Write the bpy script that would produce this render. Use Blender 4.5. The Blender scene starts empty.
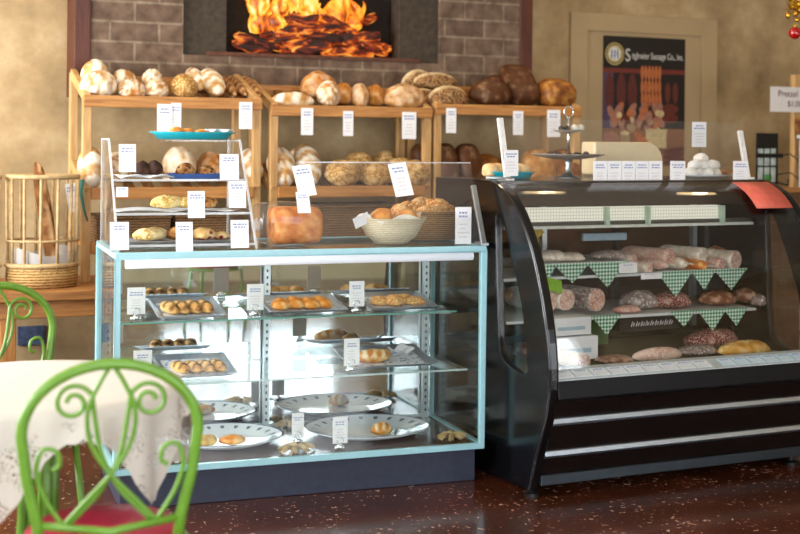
import bpy, bmesh, math, random
from mathutils import Vector, Matrix, noise
random.seed(7)
PI = math.pi
scene = bpy.context.scene
COL = scene.collection

# ------------------------------------------------------------------ camera geometry (metres, z up)
F, H0, ROLL, YAW, EYE = 1300.0, 138.0, 0.010, math.radians(24.5), 1.4
CY, SY = math.cos(YAW), math.sin(YAW)
def ray(px, py):
    x, y = px - 400, py - H0
    cr, sr = math.cos(ROLL), math.sin(ROLL)
    x, y = x * cr + y * sr, -x * sr + y * cr
    a, b = x / F, -y / F
    return Vector((a * CY + SY, -a * SY + CY, b))
E0 = Vector((0, 0, EYE))
def onY(px, py, Y): r = ray(px, py); return E0 + r * (Y / r.y)
def onZ(px, py, z): r = ray(px, py); return E0 + r * ((z - EYE) / r.z)

cam_d = bpy.data.cameras.new('camera'); cam = bpy.data.objects.new('camera', cam_d); COL.objects.link(cam)
cam_d.sensor_width = 36; cam_d.lens = F / 800 * 36; cam_d.shift_y = -(267 - H0) / 800
right = Vector((CY, -SY, 0)); fwd = Vector((SY, CY, 0)); up = Vector((0, 0, 1))
r2 = right * math.cos(ROLL) + up * math.sin(ROLL); u2 = up * math.cos(ROLL) - right * math.sin(ROLL)
cam.matrix_world = Matrix(((r2.x, u2.x, -fwd.x, 0), (r2.y, u2.y, -fwd.y, 0), (r2.z, u2.z, -fwd.z, EYE), (0, 0, 0, 1)))
cam_d.dof.use_dof = True; cam_d.dof.focus_distance = 5.0; cam_d.dof.aperture_fstop = 2.5
cam_d.clip_start = 0.05
scene.camera = cam

# ------------------------------------------------------------------ materials
def lin(h):
    h = h.lstrip('#'); v = [int(h[i:i+2], 16) / 255 for i in (0, 2, 4)]
    return tuple((c / 12.92 if c <= .04045 else ((c + .055) / 1.055) ** 2.4) for c in v) + (1,)
MATS = {}
def newmat(name):
    m = bpy.data.materials.new(name); m.use_nodes = True
    nt = m.node_tree; b = nt.nodes['Principled BSDF']
    return m, nt, b
def N(nt, typ, **kw):
    n = nt.nodes.new(typ)
    for k, v in kw.items():
        if k in n.inputs: n.inputs[k].default_value = v
        else: setattr(n, k, v)
    return n
def ramp(nt, fac, stops):
    r = nt.nodes.new('ShaderNodeValToRGB'); e = r.color_ramp.elements
    while len(e) < len(stops): e.new(0.5)
    for el, (p, c) in zip(e, stops): el.position = p; el.color = lin(c) if isinstance(c, str) else c
    nt.links.new(fac, r.inputs[0]); return r.outputs[0]
def coords(nt, scale=(1, 1, 1), kind='Object'):
    t = N(nt, 'ShaderNodeTexCoord'); mp = N(nt, 'ShaderNodeMapping'); mp.inputs['Scale'].default_value = scale
    nt.links.new(t.outputs[kind], mp.inputs['Vector']); return mp.outputs[0]
def bump(nt, b, h, strength, dist=.005):
    n = N(nt, 'ShaderNodeBump'); n.inputs['Strength'].default_value = strength; n.inputs['Distance'].default_value = dist
    nt.links.new(h, n.inputs['Height']); nt.links.new(n.outputs[0], b.inputs['Normal'])
def plain(name, c, rough=.5, metal=0, var=.06, scale=30, spec=.5, bmp=0, coat=0, emit=None, es=0):
    if name in MATS: return MATS[name]
    m, nt, b = newmat(name); L = lin(c)
    nz = N(nt, 'ShaderNodeTexNoise'); nz.inputs['Scale'].default_value = scale; nz.inputs['Detail'].default_value = 4
    nt.links.new(coords(nt), nz.inputs['Vector'])
    d = tuple(max(0, x * (1 - var * 2)) for x in L[:3]) + (1,); l = tuple(min(1, x * (1 + var * 2)) for x in L[:3]) + (1,)
    nt.links.new(ramp(nt, nz.outputs[0], [(.3, d), (.7, l)]), b.inputs['Base Color'])
    b.inputs['Roughness'].default_value = rough; b.inputs['Metallic'].default_value = metal
    b.inputs['Specular IOR Level'].default_value = spec
    if coat: b.inputs['Coat Weight'].default_value = coat; b.inputs['Coat Roughness'].default_value = .06
    if bmp: bump(nt, b, nz.outputs[0], bmp)
    if emit: b.inputs['Emission Color'].default_value = lin(emit); b.inputs['Emission Strength'].default_value = es
    MATS[name] = m; return m
def wood(name, c1, c2, sc=(1.2, 14, 14), rough=.5):
    if name in MATS: return MATS[name]
    m, nt, b = newmat(name)
    nz = N(nt, 'ShaderNodeTexNoise'); nz.inputs['Scale'].default_value = 4; nz.inputs['Detail'].default_value = 6; nz.inputs['Distortion'].default_value = .6
    nt.links.new(coords(nt, sc), nz.inputs['Vector'])
    nt.links.new(ramp(nt, nz.outputs[0], [(.3, c1), (.7, c2)]), b.inputs['Base Color'])
    b.inputs['Roughness'].default_value = rough; bump(nt, b, nz.outputs[0], .15, .002)
    MATS[name] = m; return m
def pane(name, tint=(.97, .99, .98), ior=1.45, rough=0.0, haze=0.0):
    if name in MATS: return MATS[name]
    m = bpy.data.materials.new(name); m.use_nodes = True; nt = m.node_tree; nt.nodes.clear()
    o = N(nt, 'ShaderNodeOutputMaterial'); mx = N(nt, 'ShaderNodeMixShader'); t = N(nt, 'ShaderNodeBsdfTransparent'); g = N(nt, 'ShaderNodeBsdfGlossy')
    t.inputs[0].default_value = tint + (1,); g.inputs['Roughness'].default_value = rough
    f0 = ((ior - 1) / (ior + 1)) ** 2                      # Schlick reflectance, the same from both sides of a thin pane
    lw = N(nt, 'ShaderNodeLayerWeight'); lw.inputs['Blend'].default_value = .5
    pw = N(nt, 'ShaderNodeMath', operation='POWER'); nt.links.new(lw.outputs['Facing'], pw.inputs[0]); pw.inputs[1].default_value = 5
    f = N(nt, 'ShaderNodeMath', operation='MULTIPLY_ADD'); nt.links.new(pw.outputs[0], f.inputs[0]); f.inputs[1].default_value = 1 - f0; f.inputs[2].default_value = f0
    nt.links.new(f.outputs[0], mx.inputs[0]); nt.links.new(t.outputs[0], mx.inputs[1]); nt.links.new(g.outputs[0], mx.inputs[2])
    out = mx.outputs[0]
    if haze:
        d = N(nt, 'ShaderNodeBsdfDiffuse'); d.inputs[0].default_value = (.9, .92, .95, 1); m2 = N(nt, 'ShaderNodeMixShader'); m2.inputs[0].default_value = haze
        nt.links.new(out, m2.inputs[1]); nt.links.new(d.outputs[0], m2.inputs[2]); out = m2.outputs[0]
    nt.links.new(out, o.inputs[0]); MATS[name] = m; return m
def bread(name, dark, mid, light, flour='#f1e6d2', speck=None, rough=.75, fscale=6, speck_scale=90):
    """crust colours by noise; attribute 'flour' carries dusted bands and scores"""
    if name in MATS: return MATS[name]
    m, nt, b = newmat(name); v = coords(nt)
    nz = N(nt, 'ShaderNodeTexNoise'); nz.inputs['Scale'].default_value = 22; nz.inputs['Detail'].default_value = 6
    nt.links.new(v, nz.inputs['Vector'])
    crust = ramp(nt, nz.outputs[0], [(.3, dark), (.5, mid), (.72, light)])
    at = N(nt, 'ShaderNodeAttribute'); at.attribute_name = 'flour'
    n2 = N(nt, 'ShaderNodeTexNoise'); n2.inputs['Scale'].default_value = fscale * 4; n2.inputs['Detail'].default_value = 5
    nt.links.new(v, n2.inputs['Vector'])
    a = N(nt, 'ShaderNodeMath', operation='MULTIPLY_ADD'); nt.links.new(n2.outputs[0], a.inputs[0]); a.inputs[1].default_value = 1.5; a.inputs[2].default_value = -.80
    s = N(nt, 'ShaderNodeMath', operation='ADD'); nt.links.new(a.outputs[0], s.inputs[0]); nt.links.new(at.outputs['Fac'], s.inputs[1]); s.use_clamp = True
    mx = N(nt, 'ShaderNodeMix', data_type='RGBA'); nt.links.new(s.outputs[0], mx.inputs[0]); nt.links.new(crust, mx.inputs[6]); mx.inputs[7].default_value = lin(flour)
    out = mx.outputs[2]
    h = nz.outputs[0]
    if speck:
        vo = N(nt, 'ShaderNodeTexVoronoi'); vo.inputs['Scale'].default_value = speck_scale; nt.links.new(v, vo.inputs['Vector'])
        lt = N(nt, 'ShaderNodeMath', operation='LESS_THAN'); nt.links.new(vo.outputs['Distance'], lt.inputs[0]); lt.inputs[1].default_value = .38
        m3 = N(nt, 'ShaderNodeMix', data_type='RGBA'); nt.links.new(lt.outputs[0], m3.inputs[0]); nt.links.new(out, m3.inputs[6]); m3.inputs[7].default_value = lin(speck)
        out = m3.outputs[2]; h = vo.outputs['Distance']
    nt.links.new(out, b.inputs['Base Color']); b.inputs['Roughness'].default_value = rough
    b.inputs['Specular IOR Level'].default_value = .3
    bump(nt, b, h, .5, .004); MATS[name] = m; return m

PINE = wood('pine', '#9c6430', '#c88e4c')
PINE_V = wood('pine_upright', '#b28650', '#d8ae76', (14, 14, 1.2))
PINE_DK = wood('pine_dark_slat', '#6b4726', '#946538', (14, 1.2, 14))  # darker pine tones for the slats than for the boards
BENCHW = wood('bench_pine', '#84542a', '#ae7840')
WHITE = plain('white_card', '#f4f3f6', .6, var=.01)
INK = plain('blue_grey_ink', '#949dc4', .7, var=.02)
INKP = plain('pale_ink', '#d6cdcc', .7, var=.02)
CHROME = plain('chrome', '#dfe3e6', .12, 1, var=.01)
STEEL = plain('brushed_steel', '#b9bfc4', .35, 1, var=.04)
ALU = plain('satin_aluminium', '#c4cdd2', .35, .8, var=.03)
AQUA = plain('pale_aqua_painted_metal', '#a4d6e2', .35, 0, var=.02, coat=.3)
NAVY = plain('navy_laminate', '#2c3145', .5, var=.08)
BLACK = plain('gloss_black_plastic', '#0b0b0e', .2, var=.1, spec=.35, coat=.15)
BLACKM = plain('black_metal', '#141416', .4, .3, var=.1)
GLASS = pane('case_glass', haze=.0)
SHELFG = pane('glass_shelf', (.93, .975, .96), 1.5)
ACRYL = pane('clear_acrylic', (.985, .99, .99), 1.45, 0.03, .012)
DELIG = pane('curved_deli_glass', (.93, .93, .92), 1.5)
MIRROR = plain('mirror', '#e6ebee', .015, 1, var=.004)
TURQ = plain('turquoise_plastic', '#23b3c4', .35, var=.03)
GREEN = plain('lime_green_painted_iron', '#628f26', .4, var=.05, coat=.2)
RED = plain('red_cushion_vinyl', '#9c1034', .5, var=.05, bmp=.1)

def mix_ingham():
    m, nt, b = newmat('green_gingham')
    t = coords(nt, (62, 62, 62)); sx = N(nt, 'ShaderNodeSeparateXYZ'); nt.links.new(t, sx.inputs[0])
    def half(o):
        fr = N(nt, 'ShaderNodeMath', operation='FRACT'); nt.links.new(o, fr.inputs[0])
        l = N(nt, 'ShaderNodeMath', operation='LESS_THAN'); nt.links.new(fr.outputs[0], l.inputs[0]); l.inputs[1].default_value = .5; return l.outputs[0]
    ad = N(nt, 'ShaderNodeMath', operation='ADD'); nt.links.new(half(sx.outputs[0]), ad.inputs[0]); nt.links.new(half(sx.outputs[2]), ad.inputs[1])
    dv = N(nt, 'ShaderNodeMath', operation='MULTIPLY'); nt.links.new(ad.outputs[0], dv.inputs[0]); dv.inputs[1].default_value = .5
    nt.links.new(ramp(nt, dv.outputs[0], [(0, '#eef4ee'), (.5, '#8fc0a4'), (1, '#146a48')]), b.inputs['Base Color'])
    b.inputs['Roughness'].default_value = .9; return m
GINGHAM = mix_ingham()

def wicker(name, c1, c2, sc=70):
    if name in MATS: return MATS[name]
    m, nt, b = newmat(name); v = coords(nt)
    w = N(nt, 'ShaderNodeTexWave', bands_direction='Z'); w.inputs['Scale'].default_value = sc / 3; w.inputs['Distortion'].default_value = 2.5; w.inputs['Detail'].default_value = 2; w.inputs['Detail Scale'].default_value = 4
    nt.links.new(v, w.inputs['Vector'])
    nz = N(nt, 'ShaderNodeTexNoise'); nz.inputs['Scale'].default_value = sc; nt.links.new(v, nz.inputs['Vector'])
    ad = N(nt, 'ShaderNodeMath', operation='MULTIPLY_ADD'); nt.links.new(nz.outputs[0], ad.inputs[0]); ad.inputs[1].default_value = .6; nt.links.new(w.outputs[1], ad.inputs[2])
    nt.links.new(ramp(nt, ad.outputs[0], [(.35, c1), (1.0, c2)]), b.inputs['Base Color']); b.inputs['Roughness'].default_value = .7
    bump(nt, b, ad.outputs[0], .8, .004); MATS[name] = m; return m

# ------------------------------------------------------------------ mesh builder
class MB:
    def __init__(s): s.v = []; s.f = []; s.m = []; s.fl = {}
    def add(s, vs, fs, mi=0):
        o = len(s.v); s.v += [tuple(x) for x in vs]; s.f += [tuple(i + o for i in f) for f in fs]; s.m += [mi] * len(fs); return o
    def box(s, x0, x1, y0, y1, z0, z1, mi=0, M=None):
        vs = [Vector((x, y, z)) for z in (z0, z1) for y in (y0, y1) for x in (x0, x1)]
        if M: vs = [M @ v for v in vs]
        s.add(vs, [(0, 2, 3, 1), (4, 5, 7, 6), (0, 1, 5, 4), (2, 6, 7, 3), (0, 4, 6, 2), (1, 3, 7, 5)], mi); return s
    def bar(s, a, b, w, h, mi=0, upv=(0, 0, 1)):
        a, b = Vector(a), Vector(b); d = (b - a); L = d.length; d.normalize(); u = Vector(upv)
        if abs(d.dot(u)) > .99: u = Vector((0, 1, 0))
        sd = d.cross(u).normalized(); u = sd.cross(d)
        vs = [a + d * (L * k) + sd * (i * w / 2) + u * (j * h / 2) for k in (0, 1) for j in (-1, 1) for i in (-1, 1)]
        s.add(vs, [(0, 1, 3, 2), (4, 6, 7, 5), (0, 4, 5, 1), (2, 3, 7, 6), (0, 2, 6, 4), (1, 5, 7, 3)], mi); return s
    def tube(s, pts, r, seg=8, mi=0, closed=False):
        P = [Vector(p) for p in pts]; n = len(P); rings = []; prev = None
        rr = r if isinstance(r, (list, tuple)) else [r] * n
        for i in range(n):
            a = P[(i - 1) % n] if closed or i > 0 else P[i]; b = P[(i + 1) % n] if closed or i < n - 1 else P[i]
            t = (b - a)
            if t.length < 1e-9: t = Vector((0, 0, 1))
            t.normalize()
            if prev is None:
                k = Vector((0, 0, 1)) if abs(t.z) < .9 else Vector((1, 0, 0)); x = t.cross(k).normalized()
            else:
                x = prev - t * prev.dot(t)
                if x.length < 1e-6: x = t.orthogonal()
                x.normalize()
            prev = x; y = t.cross(x)
            rings.append([P[i] + (x * math.cos(2 * PI * j / seg) + y * math.sin(2 * PI * j / seg)) * rr[i] for j in range(seg)])
        vs = [v for R in rings for v in R]; fs = []
        for i in range(n if closed else n - 1):
            i2 = (i + 1) % n
            for j in range(seg): fs.append((i * seg + j, i * seg + (j + 1) % seg, i2 * seg + (j + 1) % seg, i2 * seg + j))
        if not closed: fs += [tuple(reversed(range(seg))), tuple((n - 1) * seg + j for j in range(seg))]
        s.add(vs, fs, mi); return s
    def lathe(s, prof, seg=24, c=(0, 0, 0), mi=0, sx=1, sy=1):
        n = len(prof); vs = []; fs = []
        for r, z in prof:
            for j in range(seg): a = 2 * PI * j / seg; vs.append((c[0] + r * math.cos(a) * sx, c[1] + r * math.sin(a) * sy, c[2] + z))
        for i in range(n - 1):
            for j in range(seg): fs.append((i * seg + j, i * seg + (j + 1) % seg, (i + 1) * seg + (j + 1) % seg, (i + 1) * seg + j))
        if prof[0][0] > 1e-6: fs.append(tuple(reversed(range(seg))))
        if prof[-1][0] > 1e-6: fs.append(tuple((n - 1) * seg + j for j in range(seg)))
        s.add(vs, fs, mi); return s
    def ball(s, c, r, mi=0, seg=12, sc=(1, 1, 1)):
        vs = []; fs = []; nl = max(5, seg // 2 + 1)
        for i in range(nl + 1):
            p = PI * i / nl
            for j in range(seg): a = 2 * PI * j / seg; vs.append((c[0] + r * sc[0] * math.sin(p) * math.cos(a), c[1] + r * sc[1] * math.sin(p) * math.sin(a), c[2] - r * sc[2] * math.cos(p)))
        for i in range(nl):
            for j in range(seg): fs.append((i * seg + j, i * seg + (j + 1) % seg, (i + 1) * seg + (j + 1) % seg, (i + 1) * seg + j))
        s.add(vs, fs, mi); return s
    def prism(s, poly, d, mi=0):
        """poly: 3D points of one face, d: extrusion vector"""
        d = Vector(d); n = len(poly); vs = [Vector(p) for p in poly] + [Vector(p) + d for p in poly]
        s.add(vs, [tuple(range(n)), tuple(reversed(range(n, 2 * n)))] + [(i, i + n, (i + 1) % n + n, (i + 1) % n) for i in range(n)], mi); return s
    def sheet(s, fn, nu, nv, mi=0, wu=False):
        vs = [fn(i / (nu if wu else nu - 1), j / (nv - 1)) for j in range(nv) for i in range(nu)]; fs = []
        for j in range(nv - 1):
            for i in range(nu if wu else nu - 1): fs.append((j * nu + i, j * nu + (i + 1) % nu, (j + 1) * nu + (i + 1) % nu, (j + 1) * nu + i))
        s.add(vs, fs, mi); return s
    def build(s, name, mats, parent=None, loc=(0, 0, 0), rot=(0, 0, 0), smooth=False, bevel=0, flour=None, solid=0, sub=0):
        me = bpy.data.meshes.new(name); me.from_pydata(s.v, [], s.f)
        for m in (mats if isinstance(mats, (list, tuple)) else [mats]): me.materials.append(m)
        me.polygons.foreach_set('material_index', s.m)
        if flour is not None:
            at = me.attributes.new('flour', 'FLOAT', 'POINT'); at.data.foreach_set('value', flour)
        bm = bmesh.new(); bm.from_mesh(me)
        bmesh.ops.remove_doubles(bm, verts=bm.verts, dist=1e-6) if flour is None else None
        bmesh.ops.recalc_face_normals(bm, faces=bm.faces); bm.to_mesh(me); bm.free()
        if smooth: me.polygons.foreach_set('use_smooth', [True] * len(me.polygons))
        me.update()
        o = bpy.data.objects.new(name, me); COL.objects.link(o)
        o.location = loc; o.rotation_euler = rot
        if parent: o.parent = parent
        if solid: md = o.modifiers.new('solid', 'SOLIDIFY'); md.thickness = solid; md.offset = 0; md.use_rim = solid < .0055
        if bevel: md = o.modifiers.new('bevel', 'BEVEL'); md.width = bevel; md.segments = 2; md.limit_method = 'ANGLE'
        if sub: md = o.modifiers.new('sub', 'SUBSURF'); md.levels = sub; md.render_levels = sub
        if smooth and bevel: pass
        return o
def tag(o, label, cat, group=None, kind=None):
    o['label'] = label; o['category'] = cat
    if group: o['group'] = group
    if kind: o['kind'] = kind
    return o
def thing(name, label, cat, loc=(0, 0, 0), rz=0, group=None):
    o = bpy.data.objects.new(name, None); COL.objects.link(o); o.location = loc; o.rotation_euler = (0, 0, rz)
    return tag(o, label, cat, group)
def struct(o): o['kind'] = 'structure'; return o
def text(body, size, m, parent, loc, rot=(PI / 2, 0, 0), align='LEFT', shear=0, sx=1.0):
    c = bpy.data.curves.new('lettering', 'FONT'); c.body = body; c.size = size; c.align_x = align; c.shear = shear; c.extrude = .0004
    c.materials.append(m); o = bpy.data.objects.new('lettering', c); COL.objects.link(o); o.parent = parent; bpy.context.view_layer.update()
    me = bpy.data.meshes.new_from_object(o.evaluated_get(bpy.context.evaluated_depsgraph_get())); bpy.data.objects.remove(o)
    o = bpy.data.objects.new('lettering', me); COL.objects.link(o); o.parent = parent
    o.location = loc; o.rotation_euler = rot; o.scale = (sx, 1, 1); return o
def copy_tree(o, parent=None):
    c = o.copy(); COL.objects.link(c)
    if parent: c.parent = parent
    for ch in list(o.children): copy_tree(ch, c)
    return c

# ------------------------------------------------------------------ setting
def wall_mat(name, cs, sc=2.2):
    m, nt, b = newmat(name); v = coords(nt)
    n1 = N(nt, 'ShaderNodeTexNoise'); n1.inputs['Scale'].default_value = sc; n1.inputs['Detail'].default_value = 8; n1.inputs['Roughness'].default_value = .65
    nt.links.new(v, n1.inputs['Vector'])
    nt.links.new(ramp(nt, n1.outputs[0], [(.28, cs[0]), (.5, cs[1]), (.72, cs[2])]), b.inputs['Base Color'])
    b.inputs['Roughness'].default_value = .85; bump(nt, b, n1.outputs[0], .35, .01); return m
PLASTER = wall_mat('mottled_plaster', ('#85704f', '#ab9169', '#c8b18a'), 3.0)
CREAM = wall_mat('cream_wall', ('#cdbf9f', '#d9ccae', '#e2d8bf'), 1.5)
CEIL = plain('ceiling_white', '#e4ddcc', .9, var=.02)
def floor_mat():
    m, nt, b = newmat('sealed_brown_concrete'); v = coords(nt)
    n1 = N(nt, 'ShaderNodeTexNoise'); n1.inputs['Scale'].default_value = 2.5; n1.inputs['Detail'].default_value = 7; nt.links.new(v, n1.inputs['Vector'])
    base = ramp(nt, n1.outputs[0], [(.3, '#34190f'), (.55, '#4c2416'), (.75, '#5f3223')])
    n2 = N(nt, 'ShaderNodeTexNoise'); n2.inputs['Scale'].default_value = 48; n2.inputs['Detail'].default_value = 3; n2.inputs['Distortion'].default_value = .8; nt.links.new(v, n2.inputs['Vector'])
    n3 = N(nt, 'ShaderNodeTexNoise'); n3.inputs['Scale'].default_value = 5; nt.links.new(v, n3.inputs['Vector'])
    ad = N(nt, 'ShaderNodeMath', operation='MULTIPLY_ADD'); nt.links.new(n3.outputs[0], ad.inputs[0]); ad.inputs[1].default_value = .22; nt.links.new(n2.outputs[0], ad.inputs[2])
    k = ramp(nt, ad.outputs[0], [(.768, (0, 0, 0, 1)), (.79, (1, 1, 1, 1))])
    mx = N(nt, 'ShaderNodeMix', data_type='RGBA'); nt.links.new(k, mx.inputs[0]); nt.links.new(base, mx.inputs[6]); mx.inputs[7].default_value = lin('#b39c86')
    nt.links.new(mx.outputs[2], b.inputs['Base Color'])
    b.inputs['Roughness'].default_value = .15; b.inputs['Specular IOR Level'].default_value = .5
    bump(nt, b, n1.outputs[0], .05, .004); return m
FLOORM = floor_mat()
WX0, WX1, WY0, WY1, WZ = -1.7, 6.7, -1.7, 7.0, 3.05
struct(MB().box(WX0 - .1, WX1 + .1, WY0 - .1, WY1 + .1, -.1, 0).build('floor', FLOORM))
struct(MB().box(WX0 - .1, WX1 + .1, WY0 - .1, WY1 + .1, WZ, WZ + .1).build('ceiling', CEIL))
struct(MB().box(WX0 - .1, WX1 + .1, WY1, WY1 + .1, 0, WZ).build('wall_back', PLASTER))
struct(MB().box(WX1, WX1 + .1, WY0, WY1, 0, WZ).build('wall_right', PLASTER))
def wall_with_openings(name, m, along, pos, a0, a1, ops):
    w = MB()
    def bx(p, q, z0, z1):
        if q - p < 1e-4 or z1 - z0 < 1e-4: return
        if along == 'x': w.box(p, q, pos - .1, pos, z0, z1)
        else: w.box(pos - .1, pos, p, q, z0, z1)
    c = a0
    for p, q, z0, z1 in ops: bx(c, p, 0, WZ); bx(p, q, 0, z0); bx(p, q, z1, WZ); c = q
    bx(c, a1, 0, WZ); return struct(w.build(name, m))
front_ops = [(-.9, 1.1, .55, 2.5), (1.85, 3.6, .5, 2.55), (5.75, 6.6, .02, 2.2)]
left_ops = [(.6, 2.6, .75, 2.5), (3.9, 6.5, .75, 2.6)]
wall_with_openings('wall_front', CREAM, 'x', WY0, WX0, WX1, front_ops)
wall_with_openings('wall_left', CREAM, 'y', WX0, WY0, WY1, left_ops)
WFR = plain('white_window_frame', '#e8e6e0', .5, var=.01)
k = 0
for along, pos, ops in (('x', WY0, front_ops), ('y', WX0, left_ops)):
    for p, q, z0, z1 in ops:
        k += 1; w = MB(); g = MB()
        def bx(mb, a, b, c, d, dep):
            if along == 'x': mb.box(a, b, pos - .05 - dep, pos - .05 + dep, c, d)
            else: mb.box(pos - .05 - dep, pos - .05 + dep, a, b, c, d)
        for a, b in ((p, p + .05), (q - .05, q), ((p + q) / 2 - .025, (p + q) / 2 + .025)): bx(w, a, b, z0, z1, .03)
        bx(w, p, q, z0, z0 + .05, .03); bx(w, p, q, z1 - .05, z1, .03)
        dr = along == 'x' and z0 < .1
        wo = struct(w.build('door_1' if dr else 'window_%d' % k, WFR))
        if dr: MB().tube([(p + .09, pos + .02, .95), (p + .09, pos + .02, 1.2)], .012, 8).build('door_handle', STEEL, wo)
        bx(g, p + .05, q - .05, z0 + .05, z1 - .05, .003)
        g.build('window_pane', pane('window_glass', (.98, .99, 1), 1.3), wo)

# brick oven front on the back wall
def brick_mat():
    m, nt, b = newmat('old_red_brick'); t = N(nt, 'ShaderNodeTexCoord'); sp = N(nt, 'ShaderNodeSeparateXYZ'); cb = N(nt, 'ShaderNodeCombineXYZ')
    nt.links.new(t.outputs['Object'], sp.inputs[0]); nt.links.new(sp.outputs[0], cb.inputs[0]); nt.links.new(sp.outputs[2], cb.inputs[1])
    nz = N(nt, 'ShaderNodeTexNoise'); nz.inputs['Scale'].default_value = 14; nz.inputs['Detail'].default_value = 6; nt.links.new(cb.outputs[0], nz.inputs['Vector'])
    br = N(nt, 'ShaderNodeTexBrick'); br.inputs['Scale'].default_value = 1; br.inputs['Brick Width'].default_value = .26; br.inputs['Row Height'].default_value = .105
    br.inputs['Mortar Size'].default_value = .008; br.inputs['Mortar Smooth'].default_value = .5; br.inputs['Bias'].default_value = 0
    br.inputs['Color1'].default_value = lin('#705a4b'); br.inputs['Color2'].default_value = lin('#826b59'); br.inputs['Mortar'].default_value = lin('#978672')
    nt.links.new(cb.outputs[0], br.inputs['Vector'])
    mx = N(nt, 'ShaderNodeMix', data_type='RGBA', blend_type='MULTIPLY'); mx.inputs[0].default_value = 1
    nt.links.new(br.outputs[0], mx.inputs[6]); nt.links.new(ramp(nt, nz.outputs[0], [(.3, '#a9a09a'), (.7, '#ffffff')]), mx.inputs[7])
    nt.links.new(mx.outputs[2], b.inputs['Base Color']); b.inputs['Roughness'].default_value = .9; bump(nt, b, br.outputs[1], -.4, .01); return m
BRICK = brick_mat()
oven = thing('brick_oven', 'old brick oven front with a dark fire opening above the bread racks', 'oven', (2.6, 7.0, 0))
def ov(mb, X0, X1, y0, y1, z0, z1): mb.box(X0 - 2.6, X1 - 2.6, y0 - 7.0, y1 - 7.0, z0, z1)
OX0, OX1 = 1.82, 3.35; OZ = 1.835
b_ = MB()
ov(b_, 1.33, OX0, 6.80, 6.999, 1.63, 3.05); ov(b_, OX1, 3.88, 6.80, 6.999, 1.63, 3.05); ov(b_, OX0, OX1, 6.80, 6.999, 1.63, OZ); ov(b_, OX0, OX1, 6.80, 6.999, 2.5, 3.05)
b_.build('brickwork', BRICK, oven)
IRON = plain('sooty_iron', '#3b3024', .7, .0, var=.2)
for X0, X1 in ((OX0, 2.07), (3.10, OX1)):
    b_ = MB(); ov(b_, X0, X1, 6.83, 6.95, OZ, 2.5); b_.build('iron_jamb', IRON, oven, bevel=.004)
b_ = MB(); ov(b_, OX0, OX1, 6.98, 6.999, OZ, 2.5); b_.build('fire_back', plain('soot', '#1c130e', .9, var=.2), oven)
b_ = MB(); ov(b_, 1.95, 3.22, 6.79, 6.98, OZ, OZ + .022); b_.build('hearth_ledge', plain('hearth_stone', '#5a3526', .8, var=.15), oven, bevel=.004)
POSTW = wood('red_brown_post', '#3e1a10', '#5c2c1a', (14, 14, 1.2))
for X0, X1 in ((1.245, 1.33), (3.88, 3.965)):
    b_ = MB(); ov(b_, X0, X1, 6.79, 6.999, 1.6, 3.05); b_.build('wooden_post', POSTW, oven, bevel=.004)
# burning logs
fire = thing('log_fire', 'bright orange fire of charred logs burning in the brick oven', 'fire', (2.63, 6.89, OZ + .022))
def ember():
    m, nt, b = newmat('glowing_ember_log'); v = coords(nt, (4, 14, 14))
    nz = N(nt, 'ShaderNodeTexNoise'); nz.inputs['Scale'].default_value = 2.2; nz.inputs['Detail'].default_value = 7; nz.inputs['Distortion'].default_value = .8; nt.links.new(v, nz.inputs['Vector'])
    b.inputs['Base Color'].default_value = lin('#2a130c'); b.inputs['Roughness'].default_value = .9
    nt.links.new(ramp(nt, nz.outputs[0], [(.42, '#1a0703'), (.52, '#8a2a0a'), (.6, '#f0731a'), (.7, '#ffc455')]), b.inputs['Emission Color'])
    b.inputs['Emission Strength'].default_value = .8; return m
EMB = ember()
def flame_mat():
    m, nt, b = newmat('flame'); v = coords(nt, (6, 6, 3.5))
    nz = N(nt, 'ShaderNodeTexNoise'); nz.inputs['Scale'].default_value = 2.0; nz.inputs['Detail'].default_value = 5; nz.inputs['Distortion'].default_value = 1.0; nt.links.new(v, nz.inputs['Vector'])
    b.inputs['Base Color'].default_value = (.05, .01, 0, 1)
    nt.links.new(ramp(nt, nz.outputs[0], [(.36, '#7a2505'), (.45, '#e8741a'), (.55, '#ffc23c'), (.68, '#fff0b0')]), b.inputs['Emission Color'])
    b.inputs['Emission Strength'].default_value = 1.05; return m
FLM = flame_mat()
rnd = random.Random(3)
for i in range(44):
    lv = i % 5; x = rnd.uniform(-.43, .43) * (1 - .08 * lv); L = rnd.uniform(.14, .32); an = rnd.uniform(-.45, .45); z = .03 + .042 * lv; y = rnd.uniform(-.05, .03); ry = rnd.uniform(-.03, .03)
    pts = [(min(.5, max(-.5, x + math.cos(an) * L * (t - .5))), y + ry * (t - .5), max(.03, z + math.sin(an) * L * (t - .5) + .012 * noise.noise((i, t * 5, 0)))) for t in [j / 8 for j in range(9)]]
    rr_ = rnd.uniform(.018, .032)
    MB().tube(pts, [rr_ * (.8 if t in (0, 8) else 1) + .008 * noise.noise((t * 3.1, i * 2.2, 1)) for t in range(9)], 9).build('charred_log', EMB, fire, smooth=True)
for i in range(20):
    x = rnd.uniform(-.40, .36); h = rnd.uniform(.16, .36); w = rnd.uniform(.03, .07); y = rnd.uniform(-.01, .05); ph = rnd.uniform(0, 6)
    pts = [(x + .06 * math.sin(t * 5 + ph) * t, y, .12 + h * t) for t in [j / 10 for j in range(11)]]
    MB().tube(pts, [max(.002, w * math.sin(PI * min(1, (.12 + .88 * t))) ** .8 * (1 - .3 * t) * (1 + .3 * math.sin(t * 9 + ph))) for t in [j / 10 for j in range(11)]], 9).build('flame', FLM, fire, smooth=True)

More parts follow.
